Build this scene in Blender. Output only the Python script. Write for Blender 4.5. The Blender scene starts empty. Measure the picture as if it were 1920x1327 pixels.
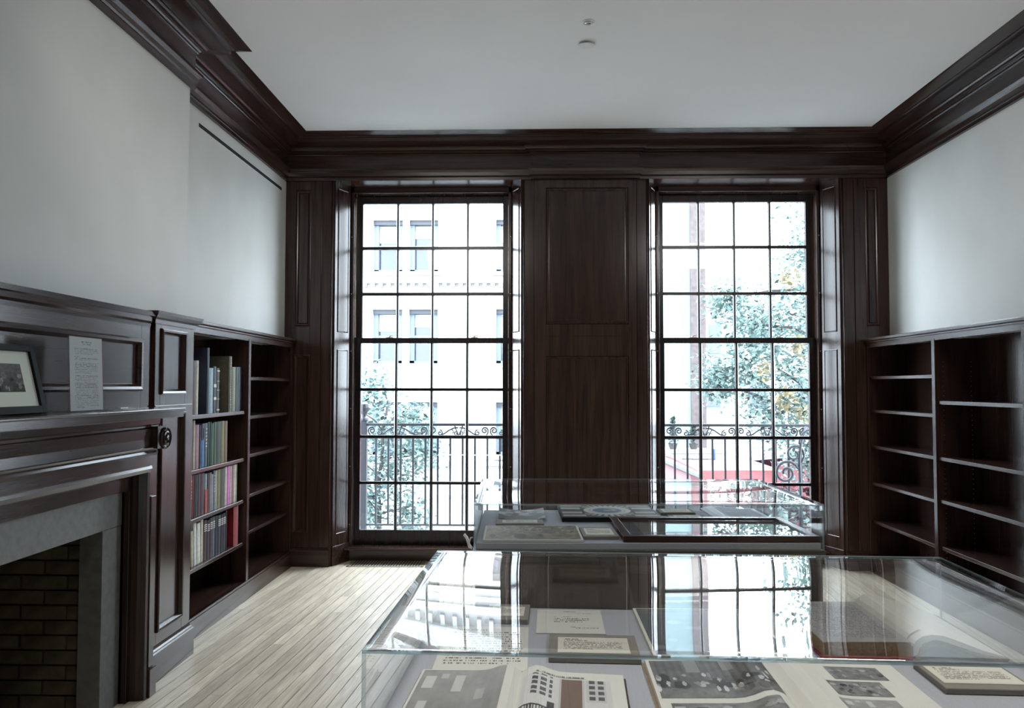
import bpy, bmesh, math, random
from mathutils import Matrix, Vector
random.seed(7)
SC = bpy.context.scene
COL = SC.collection
R = math.radians

# ------------------------------------------------------------------ camera
cam_data = bpy.data.cameras.new('camera'); cam = bpy.data.objects.new('camera', cam_data); COL.objects.link(cam)
_p, _y, _r = .0396, .0276, .0011
_F = Vector((-math.sin(_y)*math.cos(_p), math.cos(_y)*math.cos(_p), math.sin(_p)))
_R0 = Vector((math.cos(_y), math.sin(_y), 0)); _U0 = _R0.cross(_F)
_Rt = _R0*math.cos(_r)+_U0*math.sin(_r); _Up = _U0*math.cos(_r)-_R0*math.sin(_r)
cam.matrix_world = Matrix(((_Rt.x, _Up.x, -_F.x, 0), (_Rt.y, _Up.y, -_F.y, 0), (_Rt.z, _Up.z, -_F.z, 1.45), (0, 0, 0, 1)))
cam_data.sensor_width = 36; cam_data.lens = 1510.23*36/1920; cam_data.clip_start = .05; cam_data.clip_end = 300
SC.camera = cam

# ------------------------------------------------------------------ sky, sun, added fill lamps, exposure
W = bpy.data.worlds.new('overcast_sky'); SC.world = W; W.use_nodes = True
_bg = W.node_tree.nodes['Background']; _bg.inputs[0].default_value = (.84, .955, 1.06, 1); _bg.inputs[1].default_value = 12.0
def area(name, loc, rot, sx, sy, energy, color, portal=False):
    d = bpy.data.lights.new(name, 'AREA'); d.shape = 'RECTANGLE'; d.size = sx; d.size_y = sy; d.energy = energy; d.color = color
    o = bpy.data.objects.new(name, d); COL.objects.link(o); o.location = loc; o.rotation_euler = rot
    if portal: d.cycles.is_portal = True
    return o
for _cx in (-.866, 1.69): area('window_portal', (_cx, 6.95, 1.6), (R(-90), 0, 0), 1.35, 3.1, 1, (1, 1, 1), True)
# added warm fill lamps, unseen above the frame, lifting the cases and window wall
FILL_LAMPS = ((-.55, 1.5, 3.36), (1.35, 1.5, 3.36), (-.95, 2.45, 3.30), (2.12, 2.45, 3.30))
for _l, _e, _t in zip(FILL_LAMPS, (8, 8, 6.5, 6), (0, 0, 62, 62)): area('ceiling_lamp_light', _l, (R(_t), 0, 0), .36 if _t == 0 else 1.1, .36 if _t == 0 else .45, _e, (1.0, .955, .89)).data.spread = R(95 if _t == 0 else 80)

SC.view_settings.view_transform = 'Standard'; SC.view_settings.look = 'None'
SC.view_settings.exposure = 0.70; SC.view_settings.gamma = 1.0; SC.view_settings.use_curve_mapping = False
SC.cycles.transparent_max_bounces = 40; SC.cycles.max_bounces = 14; SC.cycles.diffuse_bounces = 6; SC.cycles.glossy_bounces = 6
SC.cycles.sample_clamp_indirect = 6

# ------------------------------------------------------------------ materials
def newmat(name):
    m = bpy.data.materials.new(name); m.use_nodes = True
    nt = m.node_tree; return m, nt, nt.nodes['Principled BSDF']
def N(nt, t, **kw):
    n = nt.nodes.new(t)
    for k, v in kw.items(): setattr(n, k, v)
    return n
def L(nt, a, b): nt.links.new(a, b)
def plain(name, col, rough=.5, metal=0, noise=0, scale=20, spec=.5, bump=0):
    m, nt, b = newmat(name)
    b.inputs['Roughness'].default_value = rough; b.inputs['Metallic'].default_value = metal
    b.inputs['Specular IOR Level'].default_value = spec
    b.inputs['Base Color'].default_value = (*col, 1)
    if noise or bump:
        tc = N(nt, 'ShaderNodeTexCoord'); nz = N(nt, 'ShaderNodeTexNoise'); nz.inputs['Scale'].default_value = scale; nz.inputs['Detail'].default_value = 5
        L(nt, tc.outputs['Object'], nz.inputs['Vector'])
        if noise:
            cr = N(nt, 'ShaderNodeValToRGB')
            cr.color_ramp.elements[0].position = .3; cr.color_ramp.elements[1].position = .7
            cr.color_ramp.elements[0].color = (*[c*(1-noise) for c in col], 1); cr.color_ramp.elements[1].color = (*[min(1, c*(1+noise)) for c in col], 1)
            L(nt, nz.outputs['Fac'], cr.inputs['Fac']); L(nt, cr.outputs['Color'], b.inputs['Base Color'])
        if bump:
            bp = N(nt, 'ShaderNodeBump'); bp.inputs['Strength'].default_value = bump; bp.inputs['Distance'].default_value = .002
            L(nt, nz.outputs['Fac'], bp.inputs['Height']); L(nt, bp.outputs['Normal'], b.inputs['Normal'])
    return m
def wood(name, axis, dark, light, rough=.3, across=16., along=.9, vary=.25, bump=.25, spec=.33):
    m, nt, b = newmat(name)
    tc = N(nt, 'ShaderNodeTexCoord'); oi = N(nt, 'ShaderNodeObjectInfo')
    mp = N(nt, 'ShaderNodeMapping'); sc = [across]*3; sc[axis] = along; mp.inputs['Scale'].default_value = sc
    mu = N(nt, 'ShaderNodeVectorMath', operation='SCALE'); mu.inputs[0].default_value = (37, 23, 31); L(nt, oi.outputs['Random'], mu.inputs['Scale'])
    ad = N(nt, 'ShaderNodeVectorMath', operation='ADD'); L(nt, tc.outputs['Object'], ad.inputs[0]); L(nt, mu.outputs[0], ad.inputs[1])
    L(nt, ad.outputs[0], mp.inputs['Vector'])
    n1 = N(nt, 'ShaderNodeTexNoise'); n1.inputs['Scale'].default_value = 1.0; n1.inputs['Detail'].default_value = 4; n1.inputs['Distortion'].default_value = 1.2
    L(nt, mp.outputs[0], n1.inputs['Vector'])
    mp2 = N(nt, 'ShaderNodeMapping'); sc2 = [across*9]*3; sc2[axis] = along*4; mp2.inputs['Scale'].default_value = sc2; L(nt, ad.outputs[0], mp2.inputs['Vector'])
    n2 = N(nt, 'ShaderNodeTexNoise'); n2.inputs['Scale'].default_value = 1.0; n2.inputs['Detail'].default_value = 2; L(nt, mp2.outputs[0], n2.inputs['Vector'])
    mx = N(nt, 'ShaderNodeMix'); mx.inputs[0].default_value = .4; L(nt, n1.outputs['Fac'], mx.inputs[2]); L(nt, n2.outputs['Fac'], mx.inputs[3])
    cr = N(nt, 'ShaderNodeValToRGB'); cr.color_ramp.elements[0].position = .32; cr.color_ramp.elements[1].position = .68
    cr.color_ramp.elements[0].color = (*dark, 1); cr.color_ramp.elements[1].color = (*light, 1); L(nt, mx.outputs[0], cr.inputs['Fac'])
    hs = N(nt, 'ShaderNodeHueSaturation'); L(nt, cr.outputs['Color'], hs.inputs['Color'])
    mr = N(nt, 'ShaderNodeMapRange'); mr.inputs['To Min'].default_value = 1-vary; mr.inputs['To Max'].default_value = 1+vary
    L(nt, oi.outputs['Random'], mr.inputs['Value']); L(nt, mr.outputs[0], hs.inputs['Value']); L(nt, hs.outputs['Color'], b.inputs['Base Color'])
    b.inputs['Roughness'].default_value = rough; b.inputs['Specular IOR Level'].default_value = spec
    bp = N(nt, 'ShaderNodeBump'); bp.inputs['Strength'].default_value = bump; bp.inputs['Distance'].default_value = .0012
    L(nt, n2.outputs['Fac'], bp.inputs['Height']); L(nt, bp.outputs['Normal'], b.inputs['Normal'])
    return m
DK, LT = (.0155, .0078, .006), (.055, .029, .0222)
WX, WY, WZ = (wood('stained_oak_'+a, i, DK, LT, .20, vary=.12, bump=.05, spec=.42) for i, a in enumerate(('cross', 'long', 'upright')))
SX, SZ = (wood('sash_wood_'+a, i, (.005, .0035, .0035), (.018, .012, .0115), .25, vary=.1, bump=.05, spec=.35) for i, a in ((0, 'cross'), (2, 'upright')))
OAK = wood('pale_oak_floor', 1, (.50, .425, .32), (.92, .81, .65), .34, across=30, along=2.2, vary=.13, bump=.3)
PLASTER = plain('plaster_wall', (.68, .69, .675), .75, noise=.04, scale=3, bump=.1)
CEIL = plain('ceiling_paint', (.78, .785, .80), .85, noise=.015, scale=2)
STONE = plain('slate_stone', (.115, .12, .112), .55, noise=.18, scale=28, bump=.15)
MORTAR = plain('mortar', (.13, .115, .085), .9, noise=.3, scale=30)
BRICK = plain('sooty_brick', (.085, .066, .042), .85, noise=.5, scale=14, bump=.5)
SOOT = plain('soot', (.015, .013, .011), .9, noise=.3)
IRON = plain('black_iron', (.02, .023, .03), .42, noise=.2, scale=60)
BRASS = plain('brass', (.62, .55, .42), .3, 1)
BRONZE = plain('bronze_grille', (.30, .27, .20), .5, .2)
WHITEP = plain('white_paint', (.74, .75, .75), .5)
FABRIC = plain('grey_fabric', (.36, .38, .42), .95, noise=.06, scale=260, bump=.3, spec=.1)
BASEP = plain('case_base_paint', (.060, .052, .040), .35, noise=.1)
BLACKF = plain('black_frame', (.012, .014, .017), .6, spec=.1)
MAHOG = wood('mahogany_frame', 0, (.03, .012, .010), (.075, .03, .022), .25)
PAPER = plain('paper', (.58, .58, .545), .8, noise=.03, scale=15)
CREAM = plain('cream_card', (.62, .615, .54), .75)
MAT = plain('mat_board', (.74, .76, .68), .85)
MOUNT = plain('grey_brown_mount', (.20, .185, .165), .8)
PAGES = plain('page_edges', (.58, .50, .38), .85, noise=.15, scale=120)
BRPAGES = plain('brown_page_edges', (.30, .20, .11), .85, noise=.25, scale=200)
INK = plain('ink', (.05, .05, .055), .8)

def thin_glass(name, tint=(1, 1, 1), f0=.04, gain=1.0, rough=0.0):
    # one face of a clear sheet: reflection rises with the angle (Schlick), the rest passes straight through
    m, nt, b = newmat(name); nt.nodes.remove(b)
    out = nt.nodes['Material Output']
    g = N(nt, 'ShaderNodeNewGeometry'); d = N(nt, 'ShaderNodeVectorMath', operation='DOT_PRODUCT'); L(nt, g.outputs['Normal'], d.inputs[0]); L(nt, g.outputs['Incoming'], d.inputs[1])
    ab = N(nt, 'ShaderNodeMath', operation='ABSOLUTE'); L(nt, d.outputs['Value'], ab.inputs[0])
    su = N(nt, 'ShaderNodeMath', operation='SUBTRACT'); su.inputs[0].default_value = 1; L(nt, ab.outputs[0], su.inputs[1]); su.use_clamp = True
    pw = N(nt, 'ShaderNodeMath', operation='POWER'); pw.inputs[1].default_value = 5; L(nt, su.outputs[0], pw.inputs[0])
    ma = N(nt, 'ShaderNodeMath', operation='MULTIPLY_ADD'); ma.inputs[1].default_value = (1-f0)*gain; ma.inputs[2].default_value = f0; ma.use_clamp = True; L(nt, pw.outputs[0], ma.inputs[0])
    t = N(nt, 'ShaderNodeBsdfTransparent'); t.inputs[0].default_value = (*tint, 1)
    gl = N(nt, 'ShaderNodeBsdfGlossy'); gl.inputs['Roughness'].default_value = rough; gl.inputs['Color'].default_value = (1, 1, 1, 1)
    mx = N(nt, 'ShaderNodeMixShader'); L(nt, ma.outputs[0], mx.inputs[0]); L(nt, t.outputs[0], mx.inputs[1]); L(nt, gl.outputs[0], mx.inputs[2]); L(nt, mx.outputs[0], out.inputs[0])
    return m
PANE = thin_glass('window_glass', (.985, .995, .995))
ACRYL = thin_glass('acrylic_sheet', (.985, .99, .99))
PICGLASS = thin_glass('picture_glass', (.98, .99, .99))
def edge_mat():
    m, nt, b = newmat('acrylic_edge'); out = nt.nodes['Material Output']
    b.inputs['Base Color'].default_value = (.42, .52, .57, 1); b.inputs['Roughness'].default_value = .08
    t = N(nt, 'ShaderNodeBsdfTransparent'); t.inputs[0].default_value = (.75, .85, .88, 1)
    mx = N(nt, 'ShaderNodeMixShader'); mx.inputs[0].default_value = .45; L(nt, t.outputs[0], mx.inputs[1]); L(nt, b.outputs[0], mx.inputs[2]); L(nt, mx.outputs[0], out.inputs[0]); return m
EDGE = edge_mat()
def vcol(name='print_colours', rough=.45):
    m, nt, b = newmat(name); a = N(nt, 'ShaderNodeVertexColor'); a.layer_name = 'Col'; L(nt, a.outputs[0], b.inputs['Base Color']); b.inputs['Roughness'].default_value = rough; b.inputs['Specular IOR Level'].default_value = .15; return m
PRINT = vcol('print_glossy', .5); PRINTM = vcol('print_matt', .8)

# ------------------------------------------------------------------ mesh helpers
class MB:
    def __init__(s): s.v = []; s.f = []
    def add(s, vs, fs):
        o = len(s.v); s.v += [tuple(v) for v in vs]; s.f += [tuple(i+o for i in f) for f in fs]; return s
    def box(s, x0, x1, y0, y1, z0, z1):
        return s.add([(x, y, z) for z in (z0, z1) for y in (y0, y1) for x in (x0, x1)],
                     [(0, 2, 3, 1), (4, 5, 7, 6), (0, 1, 5, 4), (2, 6, 7, 3), (0, 4, 6, 2), (1, 3, 7, 5)])
    def bbox(s, B, u0, u1, z0, z1, h0, h1):      # box in a plane basis: along u, up z, out h
        return s.add([B(u, z, h) for h in (h0, h1) for z in (z0, z1) for u in (u0, u1)],
                     [(0, 2, 3, 1), (4, 5, 7, 6), (0, 1, 5, 4), (2, 6, 7, 3), (0, 4, 6, 2), (1, 3, 7, 5)])
    def prism(s, poly, z0, z1, f=lambda x, y, z: (x, y, z)):
        n = len(poly)
        return s.add([f(x, y, z0) for x, y in poly]+[f(x, y, z1) for x, y in poly],
                     [tuple(range(n))[::-1], tuple(range(n, 2*n))]+[(i, (i+1) % n, n+(i+1) % n, n+i) for i in range(n)])
    def tube(s, pts, r, n=6, r1=None):
        pts = [Vector(p) for p in pts]; rings = []
        for i, p in enumerate(pts):
            t = (pts[min(i+1, len(pts)-1)]-pts[max(i-1, 0)]).normalized()
            a = t.orthogonal() if i == 0 else (rings_a - t*rings_a.dot(t))
            if a.length < 1e-6: a = t.orthogonal()
            a.normalize(); rings_a = a; b = t.cross(a)
            rr = r if r1 is None else r+(r1-r)*i/max(1, len(pts)-1)
            rings.append([p+a*math.cos(2*math.pi*k/n)*rr+b*math.sin(2*math.pi*k/n)*rr for k in range(n)])
        vs = [v for q in rings for v in q]; fs = []
        for i in range(len(pts)-1):
            for k in range(n): fs.append((i*n+k, i*n+(k+1) % n, (i+1)*n+(k+1) % n, (i+1)*n+k))
        fs += [tuple(range(n))[::-1], tuple(range((len(pts)-1)*n, len(pts)*n))]
        return s.add(vs, fs)
    def lathe(s, prof, c, n=16, axis='Z'):
        vs = []
        for r, h in prof:
            for k in range(n):
                a = 2*math.pi*k/n; x, y = r*math.cos(a), r*math.sin(a)
                vs.append((c[0]+x, c[1]+y, c[2]+h) if axis == 'Z' else (c[0]+h, c[1]+x, c[2]+y) if axis == 'X' else (c[0]+x, c[1]+h, c[2]+y))
        fs = [(i*n+k, i*n+(k+1) % n, (i+1)*n+(k+1) % n, (i+1)*n+k) for i in range(len(prof)-1) for k in range(n)]
        fs += [tuple(range(n))[::-1], tuple(range((len(prof)-1)*n, len(prof)*n))]
        return s.add(vs, fs)
    def sweep(s, prof, path, side=1, caps=True):  # profile (out, z) along a plan polyline, mitred
        P = [Vector((p[0], p[1])) for p in path]; n = len(P); m = len(prof); vs = []
        for i in range(n):
            d0 = (P[i]-P[i-1]).normalized() if i else None; d1 = (P[i+1]-P[i]).normalized() if i < n-1 else None
            n0 = Vector((-d0.y, d0.x))*side if d0 else None; n1 = Vector((-d1.y, d1.x))*side if d1 else None
            if n0 is None: o = n1
            elif n1 is None: o = n0
            else: o = (n0+n1)/(1+n0.dot(n1))
            vs += [(P[i].x+o.x*u, P[i].y+o.y*u, z) for u, z in prof]
        fs = [(i*m+k, (i+1)*m+k, (i+1)*m+(k+1) % m, i*m+(k+1) % m) for i in range(n-1) for k in range(m)]
        if caps: fs += [tuple(range(m)), tuple(range((n-1)*m, n*m))[::-1]]
        return s.add(vs, fs)
    def ring(s, B, u0, u1, z0, z1, prof):         # rectangular mitred moulding; profile (inward, height)
        vs = []
        for a, h in prof: vs += [B(u0+a, z0+a, h), B(u1-a, z0+a, h), B(u1-a, z1-a, h), B(u0+a, z1-a, h)]
        m = len(prof); fs = [(j*4+k, j*4+(k+1) % 4, ((j+1) % m)*4+(k+1) % 4, ((j+1) % m)*4+k) for j in range(m) for k in range(4)]
        return s.add(vs, fs)
    def mesh(s, name, mats, smooth=False):
        me = bpy.data.meshes.new(name); me.from_pydata(s.v, [], s.f)
        for m in (mats if isinstance(mats, (list, tuple)) else [mats]): me.materials.append(m)
        bm = bmesh.new(); bm.from_mesh(me); bmesh.ops.recalc_face_normals(bm, faces=bm.faces); bm.to_mesh(me); bm.free()
        if smooth: me.polygons.foreach_set('use_smooth', [True]*len(me.polygons))
        return me
    def build(s, name, mats, parent=None, bevel=0, smooth=False, local=False, kind=None):
        return obj(name, s.mesh(name, mats, smooth), parent, bevel, local, kind)
MW = {}
def world(o):
    return MW.get(o.name, Matrix.Identity(4))
def obj(name, me, parent=None, bevel=0, local=False, kind=None):
    o = bpy.data.objects.new(name, me); COL.objects.link(o)
    if bevel:
        b = o.modifiers.new('bevel', 'BEVEL'); b.width = bevel; b.segments = 2; b.limit_method = 'ANGLE'; b.angle_limit = R(40); b.harden_normals = False
    if parent:
        o.parent = parent
        if local: MW[o.name] = world(parent)
        else: o.matrix_parent_inverse = world(parent).inverted()
    if kind: o['kind'] = kind
    return o
def empty(name, loc=(0, 0, 0), rz=0):
    o = bpy.data.objects.new(name, None); COL.objects.link(o); o.location = loc; o.rotation_euler = (0, 0, rz); o.empty_display_size = .1
    MW[o.name] = Matrix.Translation(loc) @ Matrix.Rotation(rz, 4, 'Z'); return o
def tag(o, label, cat, group=None, kind=None):
    o['label'] = label; o['category'] = cat
    if group: o['group'] = group
    if kind: o['kind'] = kind
    return o
def struct(o, label, cat): return tag(o, label, cat, kind='structure')
def basis(o, u, n):
    o, u, n = Vector(o), Vector(u).normalized(), Vector(n).normalized()
    return lambda a, z, h: tuple(o+u*a+Vector((0, 0, z))+n*h)
def box(name, mat, parent, *a, bevel=0, local=False): return MB().box(*a).build(name, mat, parent, bevel, local=local)

# ------------------------------------------------------------------ room shell
XL, XR, D, CZ = -2.03, 2.83, 6.49, 3.43
floor = MB().box(-2.5, 3.3, -3.5, 6.98, -.08, -.022).build('floor', plain('floor_joint', (.035, .028, .02), .8)); struct(floor, 'pale worn oak strip floor running towards the windows', 'floor')
_a = R(-4.0)
def plank_mesh(ln): return MB().box(-.0311, .0311, 0, ln, -.02, 0).mesh('plank', OAK)
PLK = {l: plank_mesh(l-.0012) for l in (.75, 1.05, 1.35, 1.7, 2.1)}
_far = MB()
for i in range(-46, 48):
    y = -5.6+random.random()*.8
    while y < 7.4:
        l = random.choice(list(PLK)); c = Vector((math.cos(_a)*i*.0662-math.sin(_a)*y+.3, math.sin(_a)*i*.0662+math.cos(_a)*y))
        e = Vector((c.x-math.sin(_a)*l, c.y+math.cos(_a)*l))
        if e.y > 6.97 and c.y < 6.97: l2 = (6.97-c.y)/math.cos(_a)
        else: l2 = l
        inx = -2.42 < c.x < 3.2
        vis = inx and e.y > 3.0 and c.y < 6.9 and -2.02 < c.x < 2.75 and not (abs(c.x-.42) < .62 and e.y < 6.3)
        if c.y < 6.97 and inx and c.y > -3.5:
            if vis and l2 == l:
                o = bpy.data.objects.new('plank', PLK[l]); COL.objects.link(o); o.parent = floor; o.location = (c.x, c.y, 0); o.rotation_euler = (0, 0, _a)
            elif l2 > .05:
                u = Vector((math.cos(_a), math.sin(_a)))*.0311; w = Vector((-math.sin(_a), math.cos(_a)))*(l2-.0012)
                q = [c-u, c+u, c+u+w, c-u+w]
                if vis: MB().prism([(p.x, p.y) for p in q], -.02, 0).build('plank', OAK, floor)
                else: _far.prism([(p.x, p.y) for p in q], -.02, 0)
        y += l
_far.build('floorboards', OAK, floor, kind='stuff')
ceil = MB().box(-2.5, 3.3, -3.5, 6.98, CZ, CZ+.12).build('ceiling', CEIL); struct(ceil, 'flat white plaster ceiling', 'ceiling')

wl = MB().box(XL-.45, XL, -3.5, D+.3, 1.78, CZ).box(-2.50, -2.46, -3.5, D+.3, 0, 1.79)
wl.box(XL, -1.93, 1.495, 4.405, 1.80, CZ).box(-2.46, XL, -3.5, 1.495, 0, 1.79)
wl = wl.build('wall_left', PLASTER); struct(wl, 'grey white plaster wall above the fireplace and left bookcase', 'wall')
wr = MB().box(XR, XR+.45, -3.5, D+.3, 1.78, CZ).box(XR+.4, XR+.44, 3.40, D+.3, 0, 1.79).box(XR, XR+.4, -3.5, 3.40, 0, 1.79)
wr = wr.build('wall_right', PLASTER); struct(wr, 'grey white plaster wall above the empty right bookcase', 'wall')
# rear wall, behind the camera, left solid to keep sky light out
wb = MB().box(-2.5, 3.3, -3.55, -3.5, 0, CZ)
wb = wb.build('wall_rear', PLASTER); struct(wb, 'plaster wall behind the viewer with two windows', 'wall')

# cornice --------------------------------------------------------------
Z0 = 3.118
ARCH = [(0, Z0), (.022, Z0), (.025, Z0+.02), (.022, Z0+.028), (.032, Z0+.034), (.034, Z0+.06), (.05, Z0+.075), (.055, Z0+.088), (.02, Z0+.092)]
BED = [(.02, Z0+.200), (.029, Z0+.202), (.033, Z0+.208), (.029, Z0+.214), (.036, Z0+.216), (.044, Z0+.222), (.044, Z0+.230), (.052, Z0+.232), (.062, Z0+.236), (.070, Z0+.244), (.072, Z0+.252)]
COR = [(.165, Z0+.256), (.165, Z0+.281), (.178, Z0+.283), (.18, Z0+.289), (.2, Z0+.294), (.228, Z0+.302), (.245, Z0+.307), (.258, CZ-.0005), (0, CZ-.0005)]
WJ = WY
o = MB().sweep(ARCH+BED+COR, [(-1.93, -3.5), (-1.93, 4.405), (XL, 4.405), (XL, D-.005)], side=-1).build('trim_1', WY); struct(o, 'dark wooden cornice along the left wall, stepping out over the chimney breast', 'cornice')
o = MB().sweep(ARCH+BED+COR, [(XR, D-.005), (XR, -3.5)], side=-1).build('trim_2', WY); struct(o, 'dark wooden cornice along the right wall', 'cornice')

# panelled window wall ---------------------------------------------------
WCX = (-.866, 1.69)
wk = MB()
def pier(xa, xb, la, lb, y=D):   # la / lb: splay on the left / right side
    p = [(xa, y), (xb, y)]
    p += [(xb+.09, 6.70), (xb+.105, 6.70), (xb+.105, 6.90)] if lb else [(xb, 6.90)]
    p += [(xa-.105, 6.90), (xa-.105, 6.70), (xa-.09, 6.70)] if la else [(xa, 6.90)]
    return p
wk.prism(pier(-2.46, -1.641, False, True), 0, 3.14)
wk.prism(pier(-.091, .915, True, True), 0, 3.14)
wk.prism(pier(2.465, 3.28, True, False), 0, 3.14)
wk.box(-2.46, 3.28, D, 6.90, 3.14, CZ)
wallb = wk.build('wall_back', WZ, bevel=.002); struct(wallb, 'dark oak panelled wall between and around the two tall windows', 'wall')
ow = MB().box(-2.5, -1.60, 6.905, 7.0, -.2, 3.5).box(-.13, .955, 6.905, 7.0, -.2, 3.5).box(2.425, 3.3, 6.905, 7.0, -.2, 3.5).box(-1.6, -.13, 6.905, 7.0, 3.15, 3.5).box(.955, 2.425, 6.905, 7.0, 3.15, 3.5).build('wall_outside', plain('outer_stone', (.3, .3, .3), .9)); struct(ow, 'pale stone outer face of the window wall, seen at the window edges', 'wall')
BB = basis((0, D, 0), (1, 0, 0), (0, -1, 0))
MLD = [(0, 0), (0, .010), (.006, .016), (.014, .016), (.020, .008), (.028, .006), (.030, 0)]
def panel(B, u0, u1, z0, z1, parent, field=.003, mat=WZ, prof=MLD, name='panel'):
    MB().bbox(B, u0+.028, u1-.028, z0+.028, z1-.028, -.004, field).build(name, mat, parent, bevel=.001)
    MB().ring(B, u0, u1, z0, z1, prof).build('panel_moulding', mat, parent)
def framed(B, u0, u1, z0, z1, opens, parent, h=.016, mat=WZ, name='stile_and_rail'):
    # a face board with openings (u0,u1,z0,z1) stacked vertically
    m = MB(); a, b = opens[0][0], opens[0][1]
    m.bbox(B, u0, a, z0, z1, 0, h); m.bbox(B, b, u1, z0, z1, 0, h)
    zz = z0
    for o in opens: m.bbox(B, a, b, zz, o[2], 0, h); zz = o[3]
    m.bbox(B, a, b, zz, z1, 0, h)
    return m.build(name, mat, parent, bevel=.0015)
def Bo(B, k): return lambda a, z, h: B(a, z, h+k)
# centre pier: proud face with two panels
op = [(.095, .757, .30, 1.69), (.095, .757, 1.945, 3.05)]
framed(BB, .005, .822, .15, Z0, op, wallb, .03)
for o in op:
    panel(Bo(BB, .012), *o, wallb)
MB().bbox(BB, .095, .757, 1.846, 1.853, .028, .033).build('rail_bead', WX, wallb)
# corner pilasters
for (a, b, pa, pb) in ((-2.028, -1.735, -1.946, -1.818), (2.561, 2.828, 2.648, 2.752)):
    op = [(pa, pb, .268, 1.70), (pa, pb, 1.93, 3.045)]
    framed(BB, a, b, .15, Z0, op, wallb, .014)
    for o in op: panel(BB, *o, wallb, prof=[(0, 0), (0, .018), (.006, .02), (.012, .012), (.02, .010), (.028, 0)], field=.006)
# casings: plain strip with an inner bead, both sides of each window
for (a, b, e) in ((-1.727, -1.645, -1.648), (-.087, -.004, -.084), (.828, .911, .908), (2.469, 2.556, 2.472)):
    MB().bbox(BB, a, b, .15, Z0, 0, .010).build('casing', WZ, wallb, bevel=.001)
    MB().tube([BB(e, .15, .010), BB(e, Z0, .010)], .006, 8).build('casing_bead', WZ, wallb, smooth=True)
# plinths
PL = [(0, 0), (.026, 0), (.026, .132), (.022, .138), (.020, .150), (0, .150)]
for path in ([(-2.03, D), (-1.645, D)], [(-.087, D), (.004, D), (.004, D-.014), (.823, D-.014), (.823, D), (.911, D)], [(2.469, D), (2.83, D)]):
    MB().sweep(PL, path, side=-1).build('plinth', WX, wallb)
# entablature over the window wall: lower part breaks forward over the centre pier
path = [(-2.03, D-.016), (-1.729, D-.016), (-1.729, D-.012), (-.004, D-.012), (-.004, D-.042), (.826, D-.042), (.826, D-.012), (2.556, D-.012), (2.556, D-.018), (2.83, D-.018)]
o = MB().sweep(ARCH+BED+[(.075, Z0+.256), (0, Z0+.256)], path, side=-1).build('trim_3', WX); struct(o, 'dark wooden entablature mouldings right above the windows and middle pier', 'cornice')
o = MB().sweep([(0, Z0+.254)]+[(u+.09, z) for u, z in COR[:-1]]+[(0, CZ-.0005)], [(-2.03, D), (2.83, D)], side=-1).build('trim_4', WX); struct(o, 'dark wooden crown moulding of the window wall, against the ceiling', 'cornice')

# windows -----------------------------------------------------------------
UZ = (3.008, 2.626, 2.232, 1.857); LZ = (1.809, 1.419, 1.022, .635, .244)
def make_sash(win, name, cx, y, zs, top, bot, zlo, zhi, dark):
    t = .020; so, si = .652, .600
    m = MB().box(cx-so, cx-si, y-t, y+t, zlo, zhi).box(cx+si, cx+so, y-t, y+t, zlo, zhi)
    m.box(cx-si, cx+si, y-t, y+t, zs[0], zhi).box(cx-si, cx+si, y-t, y+t, zlo, zs[-1])
    s = m.build(name, SZ, win, bevel=.002)
    for k in (1, 2, 3):
        x = cx-.6+.3*k; hw = .0145 if name == 'lower_sash' else .0125; MB().prism([(x-hw, y-t+.014), (x-.007, y-t), (x+.007, y-t), (x+hw, y-t+.014), (x+.009, y+t), (x-.009, y+t)], zs[-1], zs[0]).build('muntin', SZ, s)
    for z in zs[1:-1]:
        MB().box(cx-.6, cx+.6, y-t+.004, y+t, z-.0125, z+.0125).build('muntin', SX, s, bevel=.003)
    for r in range(len(zs)-1):
        for k in range(4):
            o = box('pane', PANE, s, cx-.6+.3*k+.004, cx-.6+.3*k+.296, y+.004, y+.007, zs[r+1]+.004, zs[r]-.004)
    return s
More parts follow.
